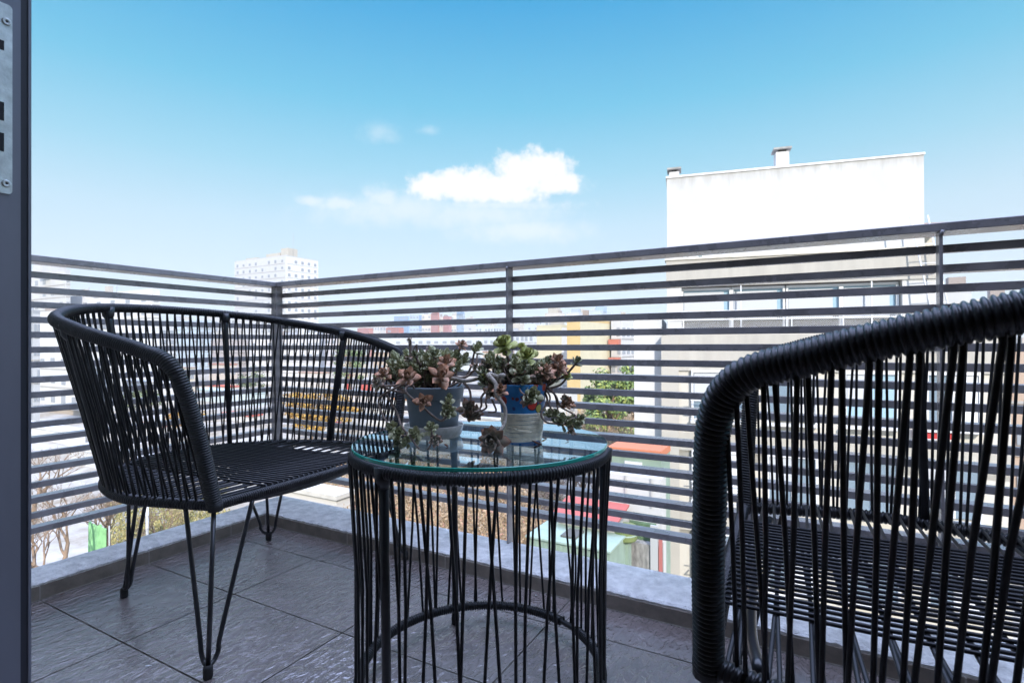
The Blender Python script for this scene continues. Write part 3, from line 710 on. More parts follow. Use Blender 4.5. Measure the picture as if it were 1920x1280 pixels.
bs_ = [([(1250, 470, 0), (1180, 430, -.04), (1105, 410, -.05), (1160, 480, -.07), (1165, 560, -.08), (1225, 655, -.09), (1222, 780, -.10), (1160, 870, -.12)], .0058, .0034),
       ([(1180, 470, -.06), (1190, 420, -.07), (1220, 415, -.06)], .0046, .005),
       ([(1250, 440, 0), (1260, 340, 0), (1235, 230, 0)], .0036, .003), ([(1260, 350, 0), (1350, 280, 0), (1390, 270, -.02)], .0022, .002),
       ([(1480, 460, 0), (1560, 520, -.02), (1610, 570, -.03), (1640, 640, -.03), (1690, 620, -.03)], .0026, .002), ([(1500, 470, 0), (1590, 540, -.02), (1620, 640, -.03), (1620, 700, -.04)], .0024, .002),
       ([(1490, 470, 0), (1545, 600, -.03), (1500, 700, -.045), (1530, 760, -.05), (1600, 775, -.05), (1700, 770, -.05)], .0026, .002),
       ([(1470, 465, 0), (1560, 560, -.03), (1560, 640, -.04), (1600, 690, -.04)], .0022, .0018), ([(1320, 450, 0), (1350, 540, -.07), (1420, 570, -.085)], .0024, .0018),
       ([(1200, 450, 0), (1060, 560, -.04), (1050, 640, -.05), (1020, 690, -.06)], .0028, .002), ([(1220, 450, 0), (1090, 580, -.05), (1085, 660, -.06), (1000, 690, -.07)], .0026, .002),
       ([(1450, 460, 0), (1550, 450, -.02), (1610, 390, -.02)], .0026, .002), ([(1420, 440, 0), (1480, 380, 0), (1600, 330, -.01)], .0026, .002), ([(1690, 750, -.05), (1760, 720, -.04), (1640, 650, -.03)], .002, .0018),
       ([(1130, 600, -.06), (1160, 680, -.08), (1100, 690, -.08)], .0022, .002)]
plant('rosette_succulent', 'succulent with bright green and copper rosettes spilling from the blue pot', BP + Vector((0, 0, .122)), bl, bs_, (1340, 375, 150, 90, 54))
# dropped bits on glass and floor
M_dead = mat('dry_leaf', (.12, .05, .03), .8)
def litter(x, y, d, sz, m_, label, name='dry_leaf'):
    rnd = random.Random(int(x*7+y)); p = at(x, y, d); mb = MB()
    leaf(mb, Vector((0, 0, .0012)), Vector((1, .2, .05)), Vector((0, 0, 1)), sz, sz*.55, .5, 'pt', sz*.12)
    o = mb.build(name, m_); o.location = p; o.rotation_euler = (0, 0, rnd.uniform(0, 6)); return tag(o, label, 'leaf' if name == 'dry_leaf' else 'debris')
def ont(x, y, z):
    r_ = at(x, y, 1) - Vector((0, 0, EYE)); k = (z-EYE)/r_.z; return k
for i, (x, y, sz, lb) in enumerate([(1025, 822, .016, 'longest dry leaf lying on the glass right of the blue pot'), (1016, 833, .022, 'reddish dry leaf flat on the glass before the blue pot'), (1067, 827, .009, 'dark dry crumb nearest the right rim of the glass'), (840, 838, .013, 'small pinkish fallen leaf on the glass in front of the saucer')]):
    litter(x, y, ont(x, y, TZ+.0004), sz, M_dead, lb)
for i, (x, y, sz, lb) in enumerate([(284, 1247, .014, 'white paint flake on the tile near the left chair leg'), (1004, 1115, .010, 'pale flake on the floor behind the table, by the kerb'), (112, 1115, .012, 'brown dry leaf against the kerb by the door jamb')]):
    litter(x, y, ont(x, y, .0004), sz, M_chip if i < 2 else M_dead, lb, 'paint_flake' if i < 2 else 'dry_leaf')
#CITY#
# ------------------------------------------------------------------ city: ground
GZ = -10.0
M_ground = bpy.data.materials.new('yard_ground'); M_ground.use_nodes = True; t = NT(M_ground.node_tree); b = M_ground.node_tree.nodes['Principled BSDF']
P = t.n('ShaderNodeTexCoord').outputs['Object']
na = t.n('ShaderNodeTexNoise', {'Vector': P, 'Scale': .07, 'Detail': 8.0, 'Roughness': .6}); nb = t.n('ShaderNodeTexNoise', {'Vector': P, 'Scale': .9, 'Detail': 6.0, 'Roughness': .7})
g1 = t.ramp(na.outputs[0], [(.38, (.40, .37, .32)), (.5, (.30, .25, .18)), (.62, (.44, .42, .39))])
g2 = t.ramp(nb.outputs[0], [(.35, (.55, .5, .42)), (.65, (1.0, 1.0, 1.0))])
t.t.links.new(t.mix(.8, g1, g2, 'MULTIPLY'), b.inputs['Base Color']); b.inputs['Roughness'].default_value = .95
mb = MB(); mb.add([(-3000, -300, GZ), (3000, -300, GZ), (3000, 4500, GZ), (-3000, 4500, GZ)], [(0, 1, 2, 3)]); struct(mb.build('ground', M_ground, smooth=False))

def along(px, X, Y, dx, dy):
    a = (px-960)/F
    return (c_*X + s_*Y - a*(-s_*X + c_*Y))/(a*(-s_*dx + c_*dy) - (c_*dx + s_*dy))
UB = MB(); UB.box((-.5, -.5, -.5), (.5, .5, .5)); UBOX = {}
def ubox(m_):
    if m_.name not in UBOX: UBOX[m_.name] = UB.mesh('unit_' + m_.name, m_, False)
    return UBOX[m_.name]
_pm = {}; DIMS = {}
def paint(col, var=.06, vs=.5):
    col = tuple(q*.78 for q in col)
    k = tuple(round(q, 3) for q in col)
    if k not in _pm: _pm[k] = mat('render_paint', col, .85, var=var, vs=vs)
    return _pm[k]
M_dwin = mat('far_window', (.25, .265, .28), .25)
M_roofgrey = mat('roof_grey', (.33, .32, .31), .9, var=.2, vs=.6)
def block(label, pxl, pxc, pxr, ytop, Z, cf, cs=None, win=None, cat='building', name='apartment_block', group=None, ybot=None, roof=None, par=True):
    """axis-aligned block whose near corner is seen at pxc; front face to the left, side face to the right"""
    cs = cs or cf; C_ = at(pxc, 640, Z); X, Y = C_.x, C_.y; zt = at(pxc, ytop, Z).z; z0 = GZ if ybot is None else at(pxc, ybot, Z).z
    Lf = along(pxl, X, Y, -1, 0) if pxl is not None else 3.0
    Ls = along(pxr, X, Y, 0, 1) if pxr is not None and pxr > pxc else max(4.0, Lf*.5)
    Lf = abs(Lf); Ls = abs(Ls); h = zt - z0
    o = thing(name, label, cat, (X, Y, z0), 0, group)
    mb = MB(); mb.box((-Lf, 0, 0), (0, Ls, h), mis=(0, 0, 0, 1, 0, 0)); mb.build('wall', [paint(cf), paint(cs)], o, smooth=False)
    if roof is not None:
        mb = MB(); mb.box((-Lf-.15, -.15, h+.004), (.15, Ls+.15, h+.26)); mb.build('roof', paint(roof, .2, 1.2), o, smooth=False)
    elif par:
        e = min(.25, Lf*.1); q = .5 if Z > 40 else .25; mb = MB()
        for lo, hi in (((-Lf, 0), (0, e)), ((-Lf, Ls-e), (0, Ls)), ((-Lf, e), (-Lf+e, Ls-e)), ((-e, e), (0, Ls-e))):
            mb.box((lo[0], lo[1], h+.002), (hi[0], hi[1], h+q))
        mb.build('parapet', paint(tuple(q_*.93 for q_ in cf)), o, smooth=False)
    if win:
        rows, colsf, colss, wz, hz_ = win; me = ubox(M_dwin); rnd = random.Random(int(pxc))
        for r_ in range(rows):
            z = h - 1.9 - r_*3.0*max(1, Z/260)
            if z < 1: break
            for k in range(colsf):
                if rnd.random() < .22: continue
                inst(me, 'window', o, (-Lf*(k+.5)/colsf + rnd.uniform(-.1, .1), -.02, z), (min(wz, Lf/colsf*.6), .1, hz_*rnd.choice((1, 1, .75))))
            for k in range(colss):
                if rnd.random() < .12: continue
                inst(me, 'window', o, (.02, Ls*(k+.5)/colss, z), (.1, min(wz, Ls/colss*.6), hz_))
    if roof is None and Z < 480:
        rn = random.Random(int(pxc*3+Z)); k = min(1.0, Z/260)
        for q in range(2 if Z > 60 else 1):
            sx = rn.uniform(1.4, 3.4)*(.6+k); sx = min(sx, Lf*.4); sy = min(sx*rn.uniform(.7, 1.2), Ls*.5); x = -rn.uniform(.25, .8)*Lf; y = rn.uniform(.3, .65)*Ls; hh = rn.uniform(.9, 2.2)*(.6+k)
            mb = MB(); mb.box((x-sx/2, y-sy/2, h+.003), (x+sx/2, y+sy/2, h+hh)); mb.build('roof_tank' if q else 'stair_tower', paint(rn.choice(((.5, .46, .4), (.42, .43, .45), (.55, .5, .42), (.36, .3, .26)))), o, smooth=False)
        if win and Z < 260:
            me2 = ubox(paint((.42, .39, .35)))
            for r_ in range(min(win[0], 7)):
                z = h - 3.05 - r_*3.0
                if z < 1: break
                inst(me2, 'floor_band', o, (-Lf*.5, -.02, z), (Lf*.98, .16, .16))
                if win[2]: inst(me2, 'floor_band', o, (.02, Ls*.5, z), (.16, Ls*.96, .16))
    DIMS[o.name] = (Lf, Ls, h)
    return o
def on_roof(o, fx, fy, sx, sy, h, col, name='stair_tower'):
    Lf, Ls, H_ = DIMS[o.name]; mb = MB(); mb.box((-Lf*fx-sx/2, Ls*fy-sy/2, H_+.003), (-Lf*fx+sx/2, Ls*fy+sy/2, H_+h)); return mb.build(name, paint(col), o, smooth=False)
def aerial(o, fx, fy, h):
    Lf, Ls, H_ = DIMS[o.name]; mb = MB(); x, y = -Lf*fx, Ls*fy
    mb.tube([(x, y, H_), (x, y, H_+h)], .05, 5)
    for k in range(4): mb.tube([(x-.7+.1*k, y, H_+h*(.7+.09*k)), (x+.7-.1*k, y, H_+h*(.7+.09*k))], .03, 4)
    mb.build('aerial', M_roofgrey, o)

WH = (.56, .55, .53); CR_ = (.50, .45, .36); GR = (.36, .37, .38); BL_ = (.20, .30, .41); RD = (.38, .165, .135); YL = (.5, .4, .2); PY = (.64, .575, .39); OC = (.64, .46, .20)
o = block('tall white tower block beyond the railing corner with a cream roof house and aerial', 440, 536, 597, 480, 230, WH, (.72, .71, .68), (13, 8, 5, 1.3, 1.3))
on_roof(o, .35, .4, 9, 8, 2.6, CR_); on_roof(o, .12, .3, 4.5, 5, 4.2, CR_); on_roof(o, .75, .3, 8, 6, 1.6, CR_); aerial(o, .05, .3, 11); aerial(o, .3, .5, 7)
o = block('white block with a row of small windows nearest the door jamb, under the handrail', 20, 123, 132, 509, 130, WH, None, (3, 7, 1, 1.6, 1.2)); on_roof(o, .3, .4, 5, 5, 2.2, WH)
o = block('long low white block left of the tower, aerials on its flat roof', 80, 285, 300, 545, 120, (.68, .67, .65), None, (2, 8, 1, 1.8, 1.0)); on_roof(o, .45, .3, 2.4, 2.4, .9, CR_); aerial(o, .55, .3, 2.5); aerial(o, .3, .3, 2.2)
o = block('cream walled apartment block with air conditioners left of the left chair', 20, 150, 215, 585, 84, (.66, .65, .62), (.70, .69, .66), (5, 7, 5, 1.4, 1.3))
for k in range(6): inst(ubox(M_trim), 'air_conditioner', o, (-1.6-2.2*(k % 3), -.25, DIMS[o.name][2]-2.6-3*(k//3)), (.9, .45, .6))
o = block('grey sided block half hidden behind the door jamb', 40, 62, 75, 588, 70, GR, (.5, .5, .5), (4, 1, 2, 1.2, 1.1))
block('mid grey block seen through the back of the left chair, left of the middle upright', 215, 300, 330, 612, 170, (.60, .60, .60), None, (4, 6, 2, 1.8, 1.4))
block('pale blue block seen through the back of the left chair', 300, 372, 400, 602, 210, (.48, .56, .62), None, (6, 6, 2, 2, 1.6))
block('white slab block with many windows through the left chair, left of its middle upright', 375, 428, 440, 596, 240, WH, (.6, .62, .64), (6, 6, 2, 2.2, 1.6))
block('grey brown low block through the left chair, right of the pale blue block', 395, 452, 465, 640, 150, (.45, .40, .38), None, (3, 5, 1, 1.8, 1.2))
block('white block behind the corner post of the railing', 470, 560, 600, 634, 140, (.72, .69, .67), None, (5, 6, 3, 1.6, 1.3))
block('pinkish white block right of the corner post, seen through the chair back', 530, 592, 632, 610, 260, (.66, .60, .58), None, (7, 5, 3, 2, 1.6))
block('small cream block left of the red brick block', 600, 660, 692, 630, 300, CR_, WH, (3, 5, 3, 2.2, 1.5))
block('small brick red house front low on the skyline above the chair arm', 670, 692, 700, 616, 420, RD, (.5, .2, .15))
block('cream skyline block between two red blocks', 692, 712, 724, 612, 460, (.60, .56, .50), None, (4, 4, 2, 3, 2.4))
o = block('lower brick red block on the skyline left of the blue tower', 724, 748, 757, 615, 330, RD, (.50, .17, .12), (4, 2, 0, 2.4, 1.4))
block('flat topped blue glass tower on the skyline', 739, 766, 770, 593, 560, BL_, (.25, .42, .58), (6, 4, 0, 4, 2))
block('grey blue tower with balconies next to the blue glass tower', 768, 786, 798, 591, 520, (.40, .48, .55), (.22, .32, .46), (8, 3, 2, 4, 2))
o = block('cream tower with dark balconies beside the tall brick red tower', 791, 808, 810, 590, 440, (.66, .58, .46), None, (8, 3, 0, 3.6, 1.8))
o = block('tallest brick red tower on the skyline above the grey pot', 808, 822, 824, 588, 436, RD, (.5, .18, .12)); on_roof(o, .4, .4, 5, 3, 2.4, RD)
block('cream strip tower with paired windows between the two brick red towers', 822, 831, 832, 595, 442, (.68, .60, .50), None, (9, 2, 0, 1.8, 1.6))
block('wide brick red tower with a pink side left of the slate blue tower', 831, 842, 847, 594, 438, RD, (.48, .22, .20))
block('plain cream block left of the slate blue tower', 846, 856, 860, 592, 470, (.66, .60, .48), None, (7, 2, 0, 2, 1.6))
o = block('slim slate blue tower with white balcony bands', 856, 869, 872, 589, 400, (.30, .38, .46), (.4, .48, .55), (8, 3, 1, 3, 1.4)); on_roof(o, .5, .4, 5, 3, 3, (.2, .3, .42))
block('white blank sided block left of the middle post', 870, 893, 895, 600, 380, WH, (.1, .25, .25), (3, 1, 0, 2, 1.6))
block('low pale block with roof tanks left of the middle post', 893, 925, 945, 612, 300, (.60, .64, .66), None, (5, 6, 4, 2, 1.5))
block('long low pale row of roofs behind the taller succulent rosettes', 700, 905, 948, 632, 210, (.60, .62, .62), None, (3, 14, 4, 2, 1.2))
block('grey stepped block right of the middle post', 955, 975, 990, 606, 330, (.56, .58, .62), None, (6, 4, 3, 2.4, 1.5))
block('white and slate block with ribbon windows right of the middle post', 978, 1002, 1020, 598, 300, (.55, .60, .66), (.62, .64, .68), (7, 4, 4, 3, 1.2))
o = block('cream tower with a stepped top above the yellow block', 1022, 1050, 1059, 588, 260, (.62, .56, .48), (.66, .62, .58), (6, 4, 2, 1.6, 1.4)); on_roof(o, .5, .4, 5, 4, 3, CR_)
block('low block of pale terraces left of the yellow block', 950, 1000, 1016, 622, 150, (.58, .60, .62), None, (5, 6, 3, 1.4, 1.2))
o = block('grey white block with roof structures above the pale yellow wall', 1062, 1085, 1104, 588, 190, (.60, .60, .60), None, (6, 3, 3, 1.6, 1.3)); on_roof(o, .5, .4, 3, 3, 2, (.4, .45, .48))
o = block('grey blue block with roof tanks right above the pale yellow wall', 1104, 1126, 1146, 584, 180, (.50, .56, .62), None, (7, 4, 3, 1.6, 1.3)); on_roof(o, .3, .4, 3, 3, 2, (.36, .45, .55)); on_roof(o, .8, .4, 2, 2, 1.4, WH)
block('light yellow block with a white edge left of the ochre wall', 1006, 1053, 1064, 614, 92, PY, (.72, .70, .66), None)
o = block('pale yellow wall block with an ochre strip beside it', 1063, 1088, 1150, 602, 78, OC, PY, None)
o = block('block with red balconies between the pale yellow wall and the white building', 1146, 1165, 1190, 600, 88, WH, (.62, .6, .58), (6, 2, 3, 1.8, 1.4))
for k in range(4): inst(ubox(paint((.5, .16, .10))), 'balcony', o, (-1.0, -.5, DIMS[o.name][2]-3.6-3*k), (1.8, 1.0, .9))
block('small white house with a side window behind the green tree', 1052, 1070, 1083, 706, 82, WH, None, (2, 2, 1, 1, 1.2), cat='house', name='low_house')
block('white low house edge beside the bare trees right of the blue pot', 1020, 1062, 1082, 735, 62, (.70, .68, .64), None, (1, 3, 1, 1.2, 1), cat='house', name='low_house', roof=(.42, .38, .34))
# low houses and roofs seen through the left chair
for (lb, a, b_, c2, yt, Z, cf, rf) in (
    ('pale teal roofed shed seen through the left part of the chair back', 370, 480, 500, 738, 95, (.55, .62, .62), (.50, .62, .62)),
    ('long red roofed house low behind the left chair back', 372, 436, 450, 726, 112, (.66, .62, .58), (.55, .13, .08)),
    ('white house with a red awning roof left of the corner post', 418, 470, 490, 781, 74, (.68, .66, .64), (.56, .14, .10)),
    ('small house with an orange roof right of the corner post', 536, 560, 580, 774, 76, (.66, .58, .48), (.60, .26, .07)),
    ('low house with a bright red roof seen just above the chair seat', 572, 622, 640, 798, 66, (.7, .68, .66), (.58, .10, .07)),
    ('red roofed house seen right of the slanted chair upright', 652, 690, 706, 742, 90, (.66, .6, .56), (.60, .12, .07)),
    ('small house with a red gable wall left of the grey pot', 677, 692, 700, 720, 105, (.56, .10, .07), (.5, .2, .15)),
    ('cream house with a brown roof right of the corner post', 560, 604, 620, 700, 130, (.64, .58, .52), (.42, .26, .18)),
    ('white house with a pale roof seen near the slanted chair upright', 598, 644, 660, 690, 150, WH, (.55, .50, .46)),
    ('tiny red topped hut in front of the white houses', 648, 657, 660, 704, 120, (.60, .08, .06), (.5, .06, .05)),
    ('white flat roofed house low behind the near arm of the left chair', 230, 330, 350, 720, 96, (.70, .69, .67), (.60, .58, .55)),
    ('white house with an orange red roof behind the near arm of the left chair', 268, 305, 312, 800, 62, (.70, .67, .63), (.62, .17, .08)),
    ('grey roofed house beside the white house left of the grey pot', 690, 735, 750, 770, 70, (.68, .66, .62), (.5, .48, .46)),
    ('white garage with an orange door strip behind the grey pot', 735, 790, 800, 752, 84, (.70, .68, .64), (.58, .25, .09)),
    ('long brown yard wall by the cream apartment block', 20, 200, 214, 776, 78, (.42, .34, .26), (.5, .45, .4)),
    ('white yard building low on the left behind the bare trees', 20, 130, 160, 812, 58, (.72, .71, .69), (.66, .65, .63)),
    ('pale flat roof low on the left beyond the bare trees', 130, 300, 340, 872, 42, (.62, .61, .60), (.64, .63, .61)),
    ('pale terrace wall seen below the left chair seat', 520, 630, 660, 936, 30, (.66, .62, .56), (.62, .58, .50)),
    ('white rendered yard wall seen behind the middle post', 880, 960, 1000, 790, 72, (.66, .64, .60), (.5, .48, .45))):
    block(lb, a, b_, c2, yt, Z, cf, None, None, cat='house', name='low_house', roof=rf)

for (lb, a, b_, c2, yt, Z, cf, rf) in (
    ('tan house with a brown roof seen under the brick red towers', 700, 735, 748, 662, 190, (.55, .42, .30), (.36, .22, .15)),
    ('cream house with a terracotta roof left of the grey pot on the skyline side', 640, 676, 690, 668, 175, (.60, .52, .40), (.46, .20, .12)),
    ('ochre house low behind the middle of the left chair back', 470, 506, 516, 672, 160, (.56, .42, .24), (.40, .30, .24)),
    ('terracotta roofed house seen left of the middle chair upright', 392, 430, 444, 684, 140, (.60, .52, .44), (.44, .19, .13)),
    ('cream house seen between the near chair arm and the back cords', 300, 352, 366, 690, 125, (.62, .56, .46), (.45, .36, .3)),
    ('tan walled house behind the taller rosettes of the blue pot', 905, 948, 964, 660, 140, (.54, .44, .34), (.40, .24, .18)),
    ('cream house with a red roof right of the middle post', 968, 1000, 1010, 668, 120, (.60, .53, .42), (.44, .18, .13))):
    block(lb, a, b_, c2, yt, Z, cf, None, (2, 3, 1, 1.3, 1.2), cat='house', name='low_house', roof=rf)
# ------------------------------------------------------------------ white building across the yard
AX, AY = -4.146, 18.256
BM = Matrix.Translation((AX, AY, 0)) @ Matrix.Rotation(math.atan2(.198, .98), 4, 'Z')      # local x along the facade, y away from us
wb = thing('white_building', 'big white building on the right with balconies, blinds and two roof chimneys', 'building'); wb.matrix_world = BM
def wpart(name, lo, hi, m_, parent=wb, smooth=False):
    mb = MB(); mb.box(lo, hi); o = mb.build(name, m_, None, smooth); o.parent = parent; return o
pent = wpart('penthouse', (-.03, .55, 3.2), (7.47, 7, 6.44), M_pent)
wpart('coping', (-.06, .52, 6.441), (7.50, 7, 6.51), mat('stained_coping', (.56, .54, .50), .9, var=.3, vs=2.5), pent)
for (x0, x1, z1) in ((.05, .38, 6.70), (3.42, 3.82, 7.02)):
    ch = wpart('chimney', (x0, .7, 6.511), (x1, 1.15, z1), M_white, pent)
    wpart('cap', (x0-.07, .63, z1+.07), (x1+.07, 1.22, z1+.13), M_conc, ch)
    for q in ((x0+.02, .72), (x1-.08, .72), (x0+.02, 1.07), (x1-.08, 1.07)): pass
    wpart('flue', (x0+.08, .78, z1+.001), (x1-.08, 1.07, z1+.07), M_hole, ch)
sw = wpart('slit_window', (.93, .52, 3.3), (1.13, .58, 3.95), M_trim, pent); wpart('pane', (.99, .512, 3.3), (1.11, .519, 3.9), mat('slit_glass', (.2, .24, .24), .2), sw)
# terrace parapet over the top balcony
par = wpart('terrace_parapet', (-.05, .0, 2.62), (7.6, .5, 3.52), M_beige)
wpart('coping', (-.09, -.04, 3.521), (7.64, .54, 3.58), mat('thin_coping', (.52, .48, .40), .9, var=.25, vs=3), par)
mb = MB(); C_ = [(.55+.09*math.cos(R(a)), -.0, 3.60+.16*math.sin(R(a))) for a in range(0, 181, 12)]; mb.tube(C_, .02, 6)
o = mb.build('vent_pipe', M_conc, None); o.parent = par
# body
wpart('wall', (-.03, 1.35, -10), (7.58, 7, 3.19), M_white)
wpart('side_wing', (-1.15, .35, -10), (-.202, 6, 1.62), M_white)
ZF = [1.03, -1.60, -4.23, -6.86]
# top balcony: slab, ceiling, back wall windows, blinds, railing with mesh
wpart('balcony_slab', (-.05, -.02, .98), (7.58, 1.349, 1.12), M_beige2)
rec = wpart('balcony_back', (-.03, 1.30, 1.121), (7.56, 1.349, 2.619), M_room)
secs = [(.5, 1.93), (2.06, 3.52), (3.68, 5.1), (5.22, 6.62)]
wpart('wall_end', (-.03, .02, 1.121), (.44, 1.299, 2.619), M_white); wpart('wall_end', (6.72, .04, 1.121), (7.56, 1.299, 2.619), M_white)
for i, (a, b_) in enumerate(secs):
    g = wpart('window', (a, .30, 1.60), (b_, .34, 2.5), M_bluegap)
    wpart('blind', (a+.02, .255, 1.50), (b_-.16, .29, 2.44), M_blind, g)
    wpart('frame', (a-.06, .22, 2.501), (b_+.06, .36, 2.58), M_trim, g); wpart('frame', (b_+.001, .2, 1.121), (b_+.07, .36, 2.50), M_trim, g); wpart('frame', (a-.06, .2, 1.121), (a-.001, .36, 2.50), M_trim, g)
bal = wpart('balcony_railing', (-.04, .0, 1.50), (6.72, .03, 1.535), M_trim)
wpart('rail', (-.04, .0, 1.79), (6.72, .03, 1.82), M_trim, bal)
for x in (0.0, .48, 1.98, 2.25, 3.58, 3.72, 5.14, 5.9, 6.66): wpart('baluster', (x, -.005, 1.121), (x+.035, .028, 2.60 if x in (2.25, 5.9) else 1.80), M_trim, bal)
mb = MB()
for sgn in (-1, 1):
    k = -.7
    while k < 6.7:
        a = Vector((max(k, .0), .045, 1.13)); q = .66; x0, x1 = (k, k+q) if sgn > 0 else (k+q, k)
        p0, p1 = Vector((x0, .045, 1.13)), Vector((x1, .045, 1.13+q))
        if min(x0, x1) > 0: mb.tube([p0, p1], .0055, 3, caps=False)
        k += .065
mb.build('wire_mesh', mat('pale_wire', (.6, .6, .6), .5), None).parent = bal
# lower facade
M_strip = mat('grey_render_strip', (.37, .345, .30), .85, var=.06, vs=1)
wpart('slab_band', (-.2, -.06, -.16), (9.3, .6, 1.02), M_beige)
for k, z in enumerate(ZF[1:]):
    wpart('facade_wall', (-.2, .0, z-1.6 if k < 2 else -10), (9.3, .6, z+1.435), M_beige2)
    if k < 2: wpart('slab_band', (-.2, -.04, z-1.195), (9.3, -.001, z-.6), M_beige)
wpart('pilaster', (-.22, -.09, -10), (.34, -.061, .97), M_strip)
wn_ = 0
for k, z in enumerate((-.15, -2.78, -5.41)):
    for j, (a, b_) in enumerate(((.80, 2.55), (3.05, 4.35), (5.2, 6.5), (7.3, 8.5))):
        col_ = M_bluegap if (j == 2 and k == 0) else M_pane
        g = wpart('window', (a, -.09, z-1.55), (b_, -.062, z-.06), col_)
        wpart('frame', (a-.07, -.16, z-.059), (b_+.07, -.062, z+.02), M_trim, g)
        wpart('frame', (a-.07, -.15, z-1.62), (a-.001, -.062, z-.06), M_trim, g); wpart('frame', (b_+.001, -.15, z-1.62), (b_+.07, -.062, z-.06), M_trim, g)
        wpart('sill', (a-.1, -.30, z-1.70), (b_+.1, -.062, z-1.621), M_trim, g)
        wpart('mullion', ((a+b_)/2-.03, -.13, z-1.55), ((a+b_)/2+.03, -.0905, z-.06), M_trim, g)
        if (j+k) % 2 == 0: wpart('blind', (a+.02, -.12, z-1.0), ((a+b_)/2-.031, -.0908, z-.08), M_blind, g)
        elif j != 2: wpart('curtain', ((a+b_)/2+.031, -.12, z-1.5), (b_-.02, -.0908, z-.08), mat('pale_curtain', (.66, .66, .66), .8) if not wn_ else bpy.data.materials['pale_curtain'], g); wn_ = 1
        if j == 0:
            gr = wpart('window_guard', (a-.1, -.42, z-1.25), (b_+.1, -.40, z-1.22), M_trim, g)
            for q in (z-1.55, z-.95): wpart('bar', (a-.1, -.42, q), (b_+.1, -.40, q+.025), M_trim, gr)
            for q in (a-.1, b_+.07): wpart('bracket', (q, -.399, z-1.25), (q+.03, -.17, z-1.22), M_steel, gr)
# door hood above the terrace on the right and the ladder against it
wpart('tiled_canopy', (6.95, .56, 4.28), (8.1, 1.5, 4.36), M_terra, pent)
wpart('stair_house', (7.26, 1.2, 3.2), (7.95, 5, 4.27), M_beige2)
lad = thing('ladder', 'white metal ladder leaning on the right end of the white building', 'ladder'); lad.matrix_world = BM
def lbar(name, p, q, r_=.022):
    mb = MB(); mb.tube([p, q], r_, 6); o = mb.build(name, M_trim, None); o.parent = lad
b0, t0 = Vector((7.45, -.62, .2)), Vector((6.85, -.20, 4.45)); wdt = Vector((.44, .03, 0))
lbar('stile', b0, t0); lbar('stile', b0+wdt, t0+wdt)
for k in range(1, 15): q = b0.lerp(t0, k/15); lbar('rung', q, q+wdt, .014)
sg = thing('sign_panel', 'red sign panel on the facade seen through the right chair back', 'sign'); sg.matrix_world = BM
mb = MB(); mb.box((6.9, -.22, -2.05), (7.9, -.165, -1.72)); mb.build('panel', paint((.55, .05, .05)), None, smooth=False).parent = sg
mb = MB(); mb.box((6.86, -.23, -2.08), (7.94, -.221+.06, -2.051)); mb.build('frame', M_trim, None, smooth=False).parent = sg
block('white low building right of the right railing post', 1740, 1822, 1838, 549, 34, WH, None, (2, 4, 1, 1.2, 1.0))
block('cream low building at the right edge behind the right chair', 1830, 1900, 1918, 565, 40, (.66, .6, .52), None, (3, 3, 1, 1.2, 1.2))
block('brick fronted house behind the right chair back', 1868, 1990, 2010, 655, 30, (.50, .36, .26), None, (3, 4, 1, 1, 1.2), cat='house', name='low_house')

# ------------------------------------------------------------------ sheds and tank at the foot of the white building
M_gsheet = mat('green_sheet', (.22, .29, .23), .6, var=.15, vs=2)
def hut(name, label, pxl, pxr, ytop, Z, depth, m_, cat='shed', ybot=None):
    p = at(pxl, 640, Z); q = p + Vector((along(pxr, p.x, p.y, 1, 0), 0, 0)); zt = at(pxl, ytop, Z).z; z0 = GZ if ybot is None else at(pxl, ybot, Z).z
    o = thing(name, label, cat, (p.x, p.y, z0)); DIMS[o.name] = (q.x-p.x, depth, zt-z0)
    mb = MB(); mb.box((0, 0, 0), (q.x-p.x, depth, zt-z0)); mb.build('wall', m_, o, smooth=False); return o
h_ = hut('roof_hut', 'green walled hut with an orange roof beside the white building', 1146, 1239, 848, 16.4, 1.1, M_gsheet)
d = DIMS[h_.name]; mb = MB(); mb.box((-.1, -.12, d[2]+.002), (d[0]+.02, d[1], d[2]+.2)); mb.build('roof', paint((.58, .20, .10)), h_, smooth=False)
inst(ubox(M_trim), 'gate', h_, (d[0]*.45, -.02, d[2]-.45), (d[0]*.35, .05, .5)); inst(ubox(paint((.6, .3, .2))), 'flower_box', h_, (d[0]*.2, -.08, d[2]-.55), (d[0]*.3, .14, .18))
h_ = hut('yard_wall', 'white yard wall with thin dark posts under the green walled hut', 1120, 1239, 884, 15.4, .5, M_white, cat='wall')
d = DIMS[h_.name]
for fx in (.45, .85): inst(ubox(M_roofgrey), 'downpipe', h_, (d[0]*fx, -.03, d[2]-.4), (.035, .04, .8))
h_ = hut('lean_to', 'lean-to with a red sheet roof between the table and the white building', 1045, 1160, 962, 14.9, .9, M_conc)
d = DIMS[h_.name]; mb = MB(); mb.add([(-.1, -.3, d[2]+.0), (d[0], -.3, d[2]+.0), (d[0], d[1], d[2]+.22), (-.1, d[1], d[2]+.22), (-.1, -.3, d[2]+.05), (d[0], -.3, d[2]+.05), (d[0], d[1], d[2]+.27), (-.1, d[1], d[2]+.27)], [(3, 2, 1, 0), (4, 5, 6, 7), (0, 1, 5, 4), (1, 2, 6, 5), (2, 3, 7, 6), (3, 0, 4, 7)])
mb.build('roof', paint((.46, .12, .10)), h_, smooth=False)
h_ = hut('green_shed', 'light green sheet metal shed with a dark roof hatch seen through the table cords', 990, 1140, 1005, 14.0, 1.6, M_gsheet)
d = DIMS[h_.name]; mb = MB()
k = 0
while k < d[0]-.09: mb.box((k, -.02, 0), (k+.05, -.001, d[2]-.06)); k += .11
mb.build('ribs', M_gsheet, h_, smooth=False)
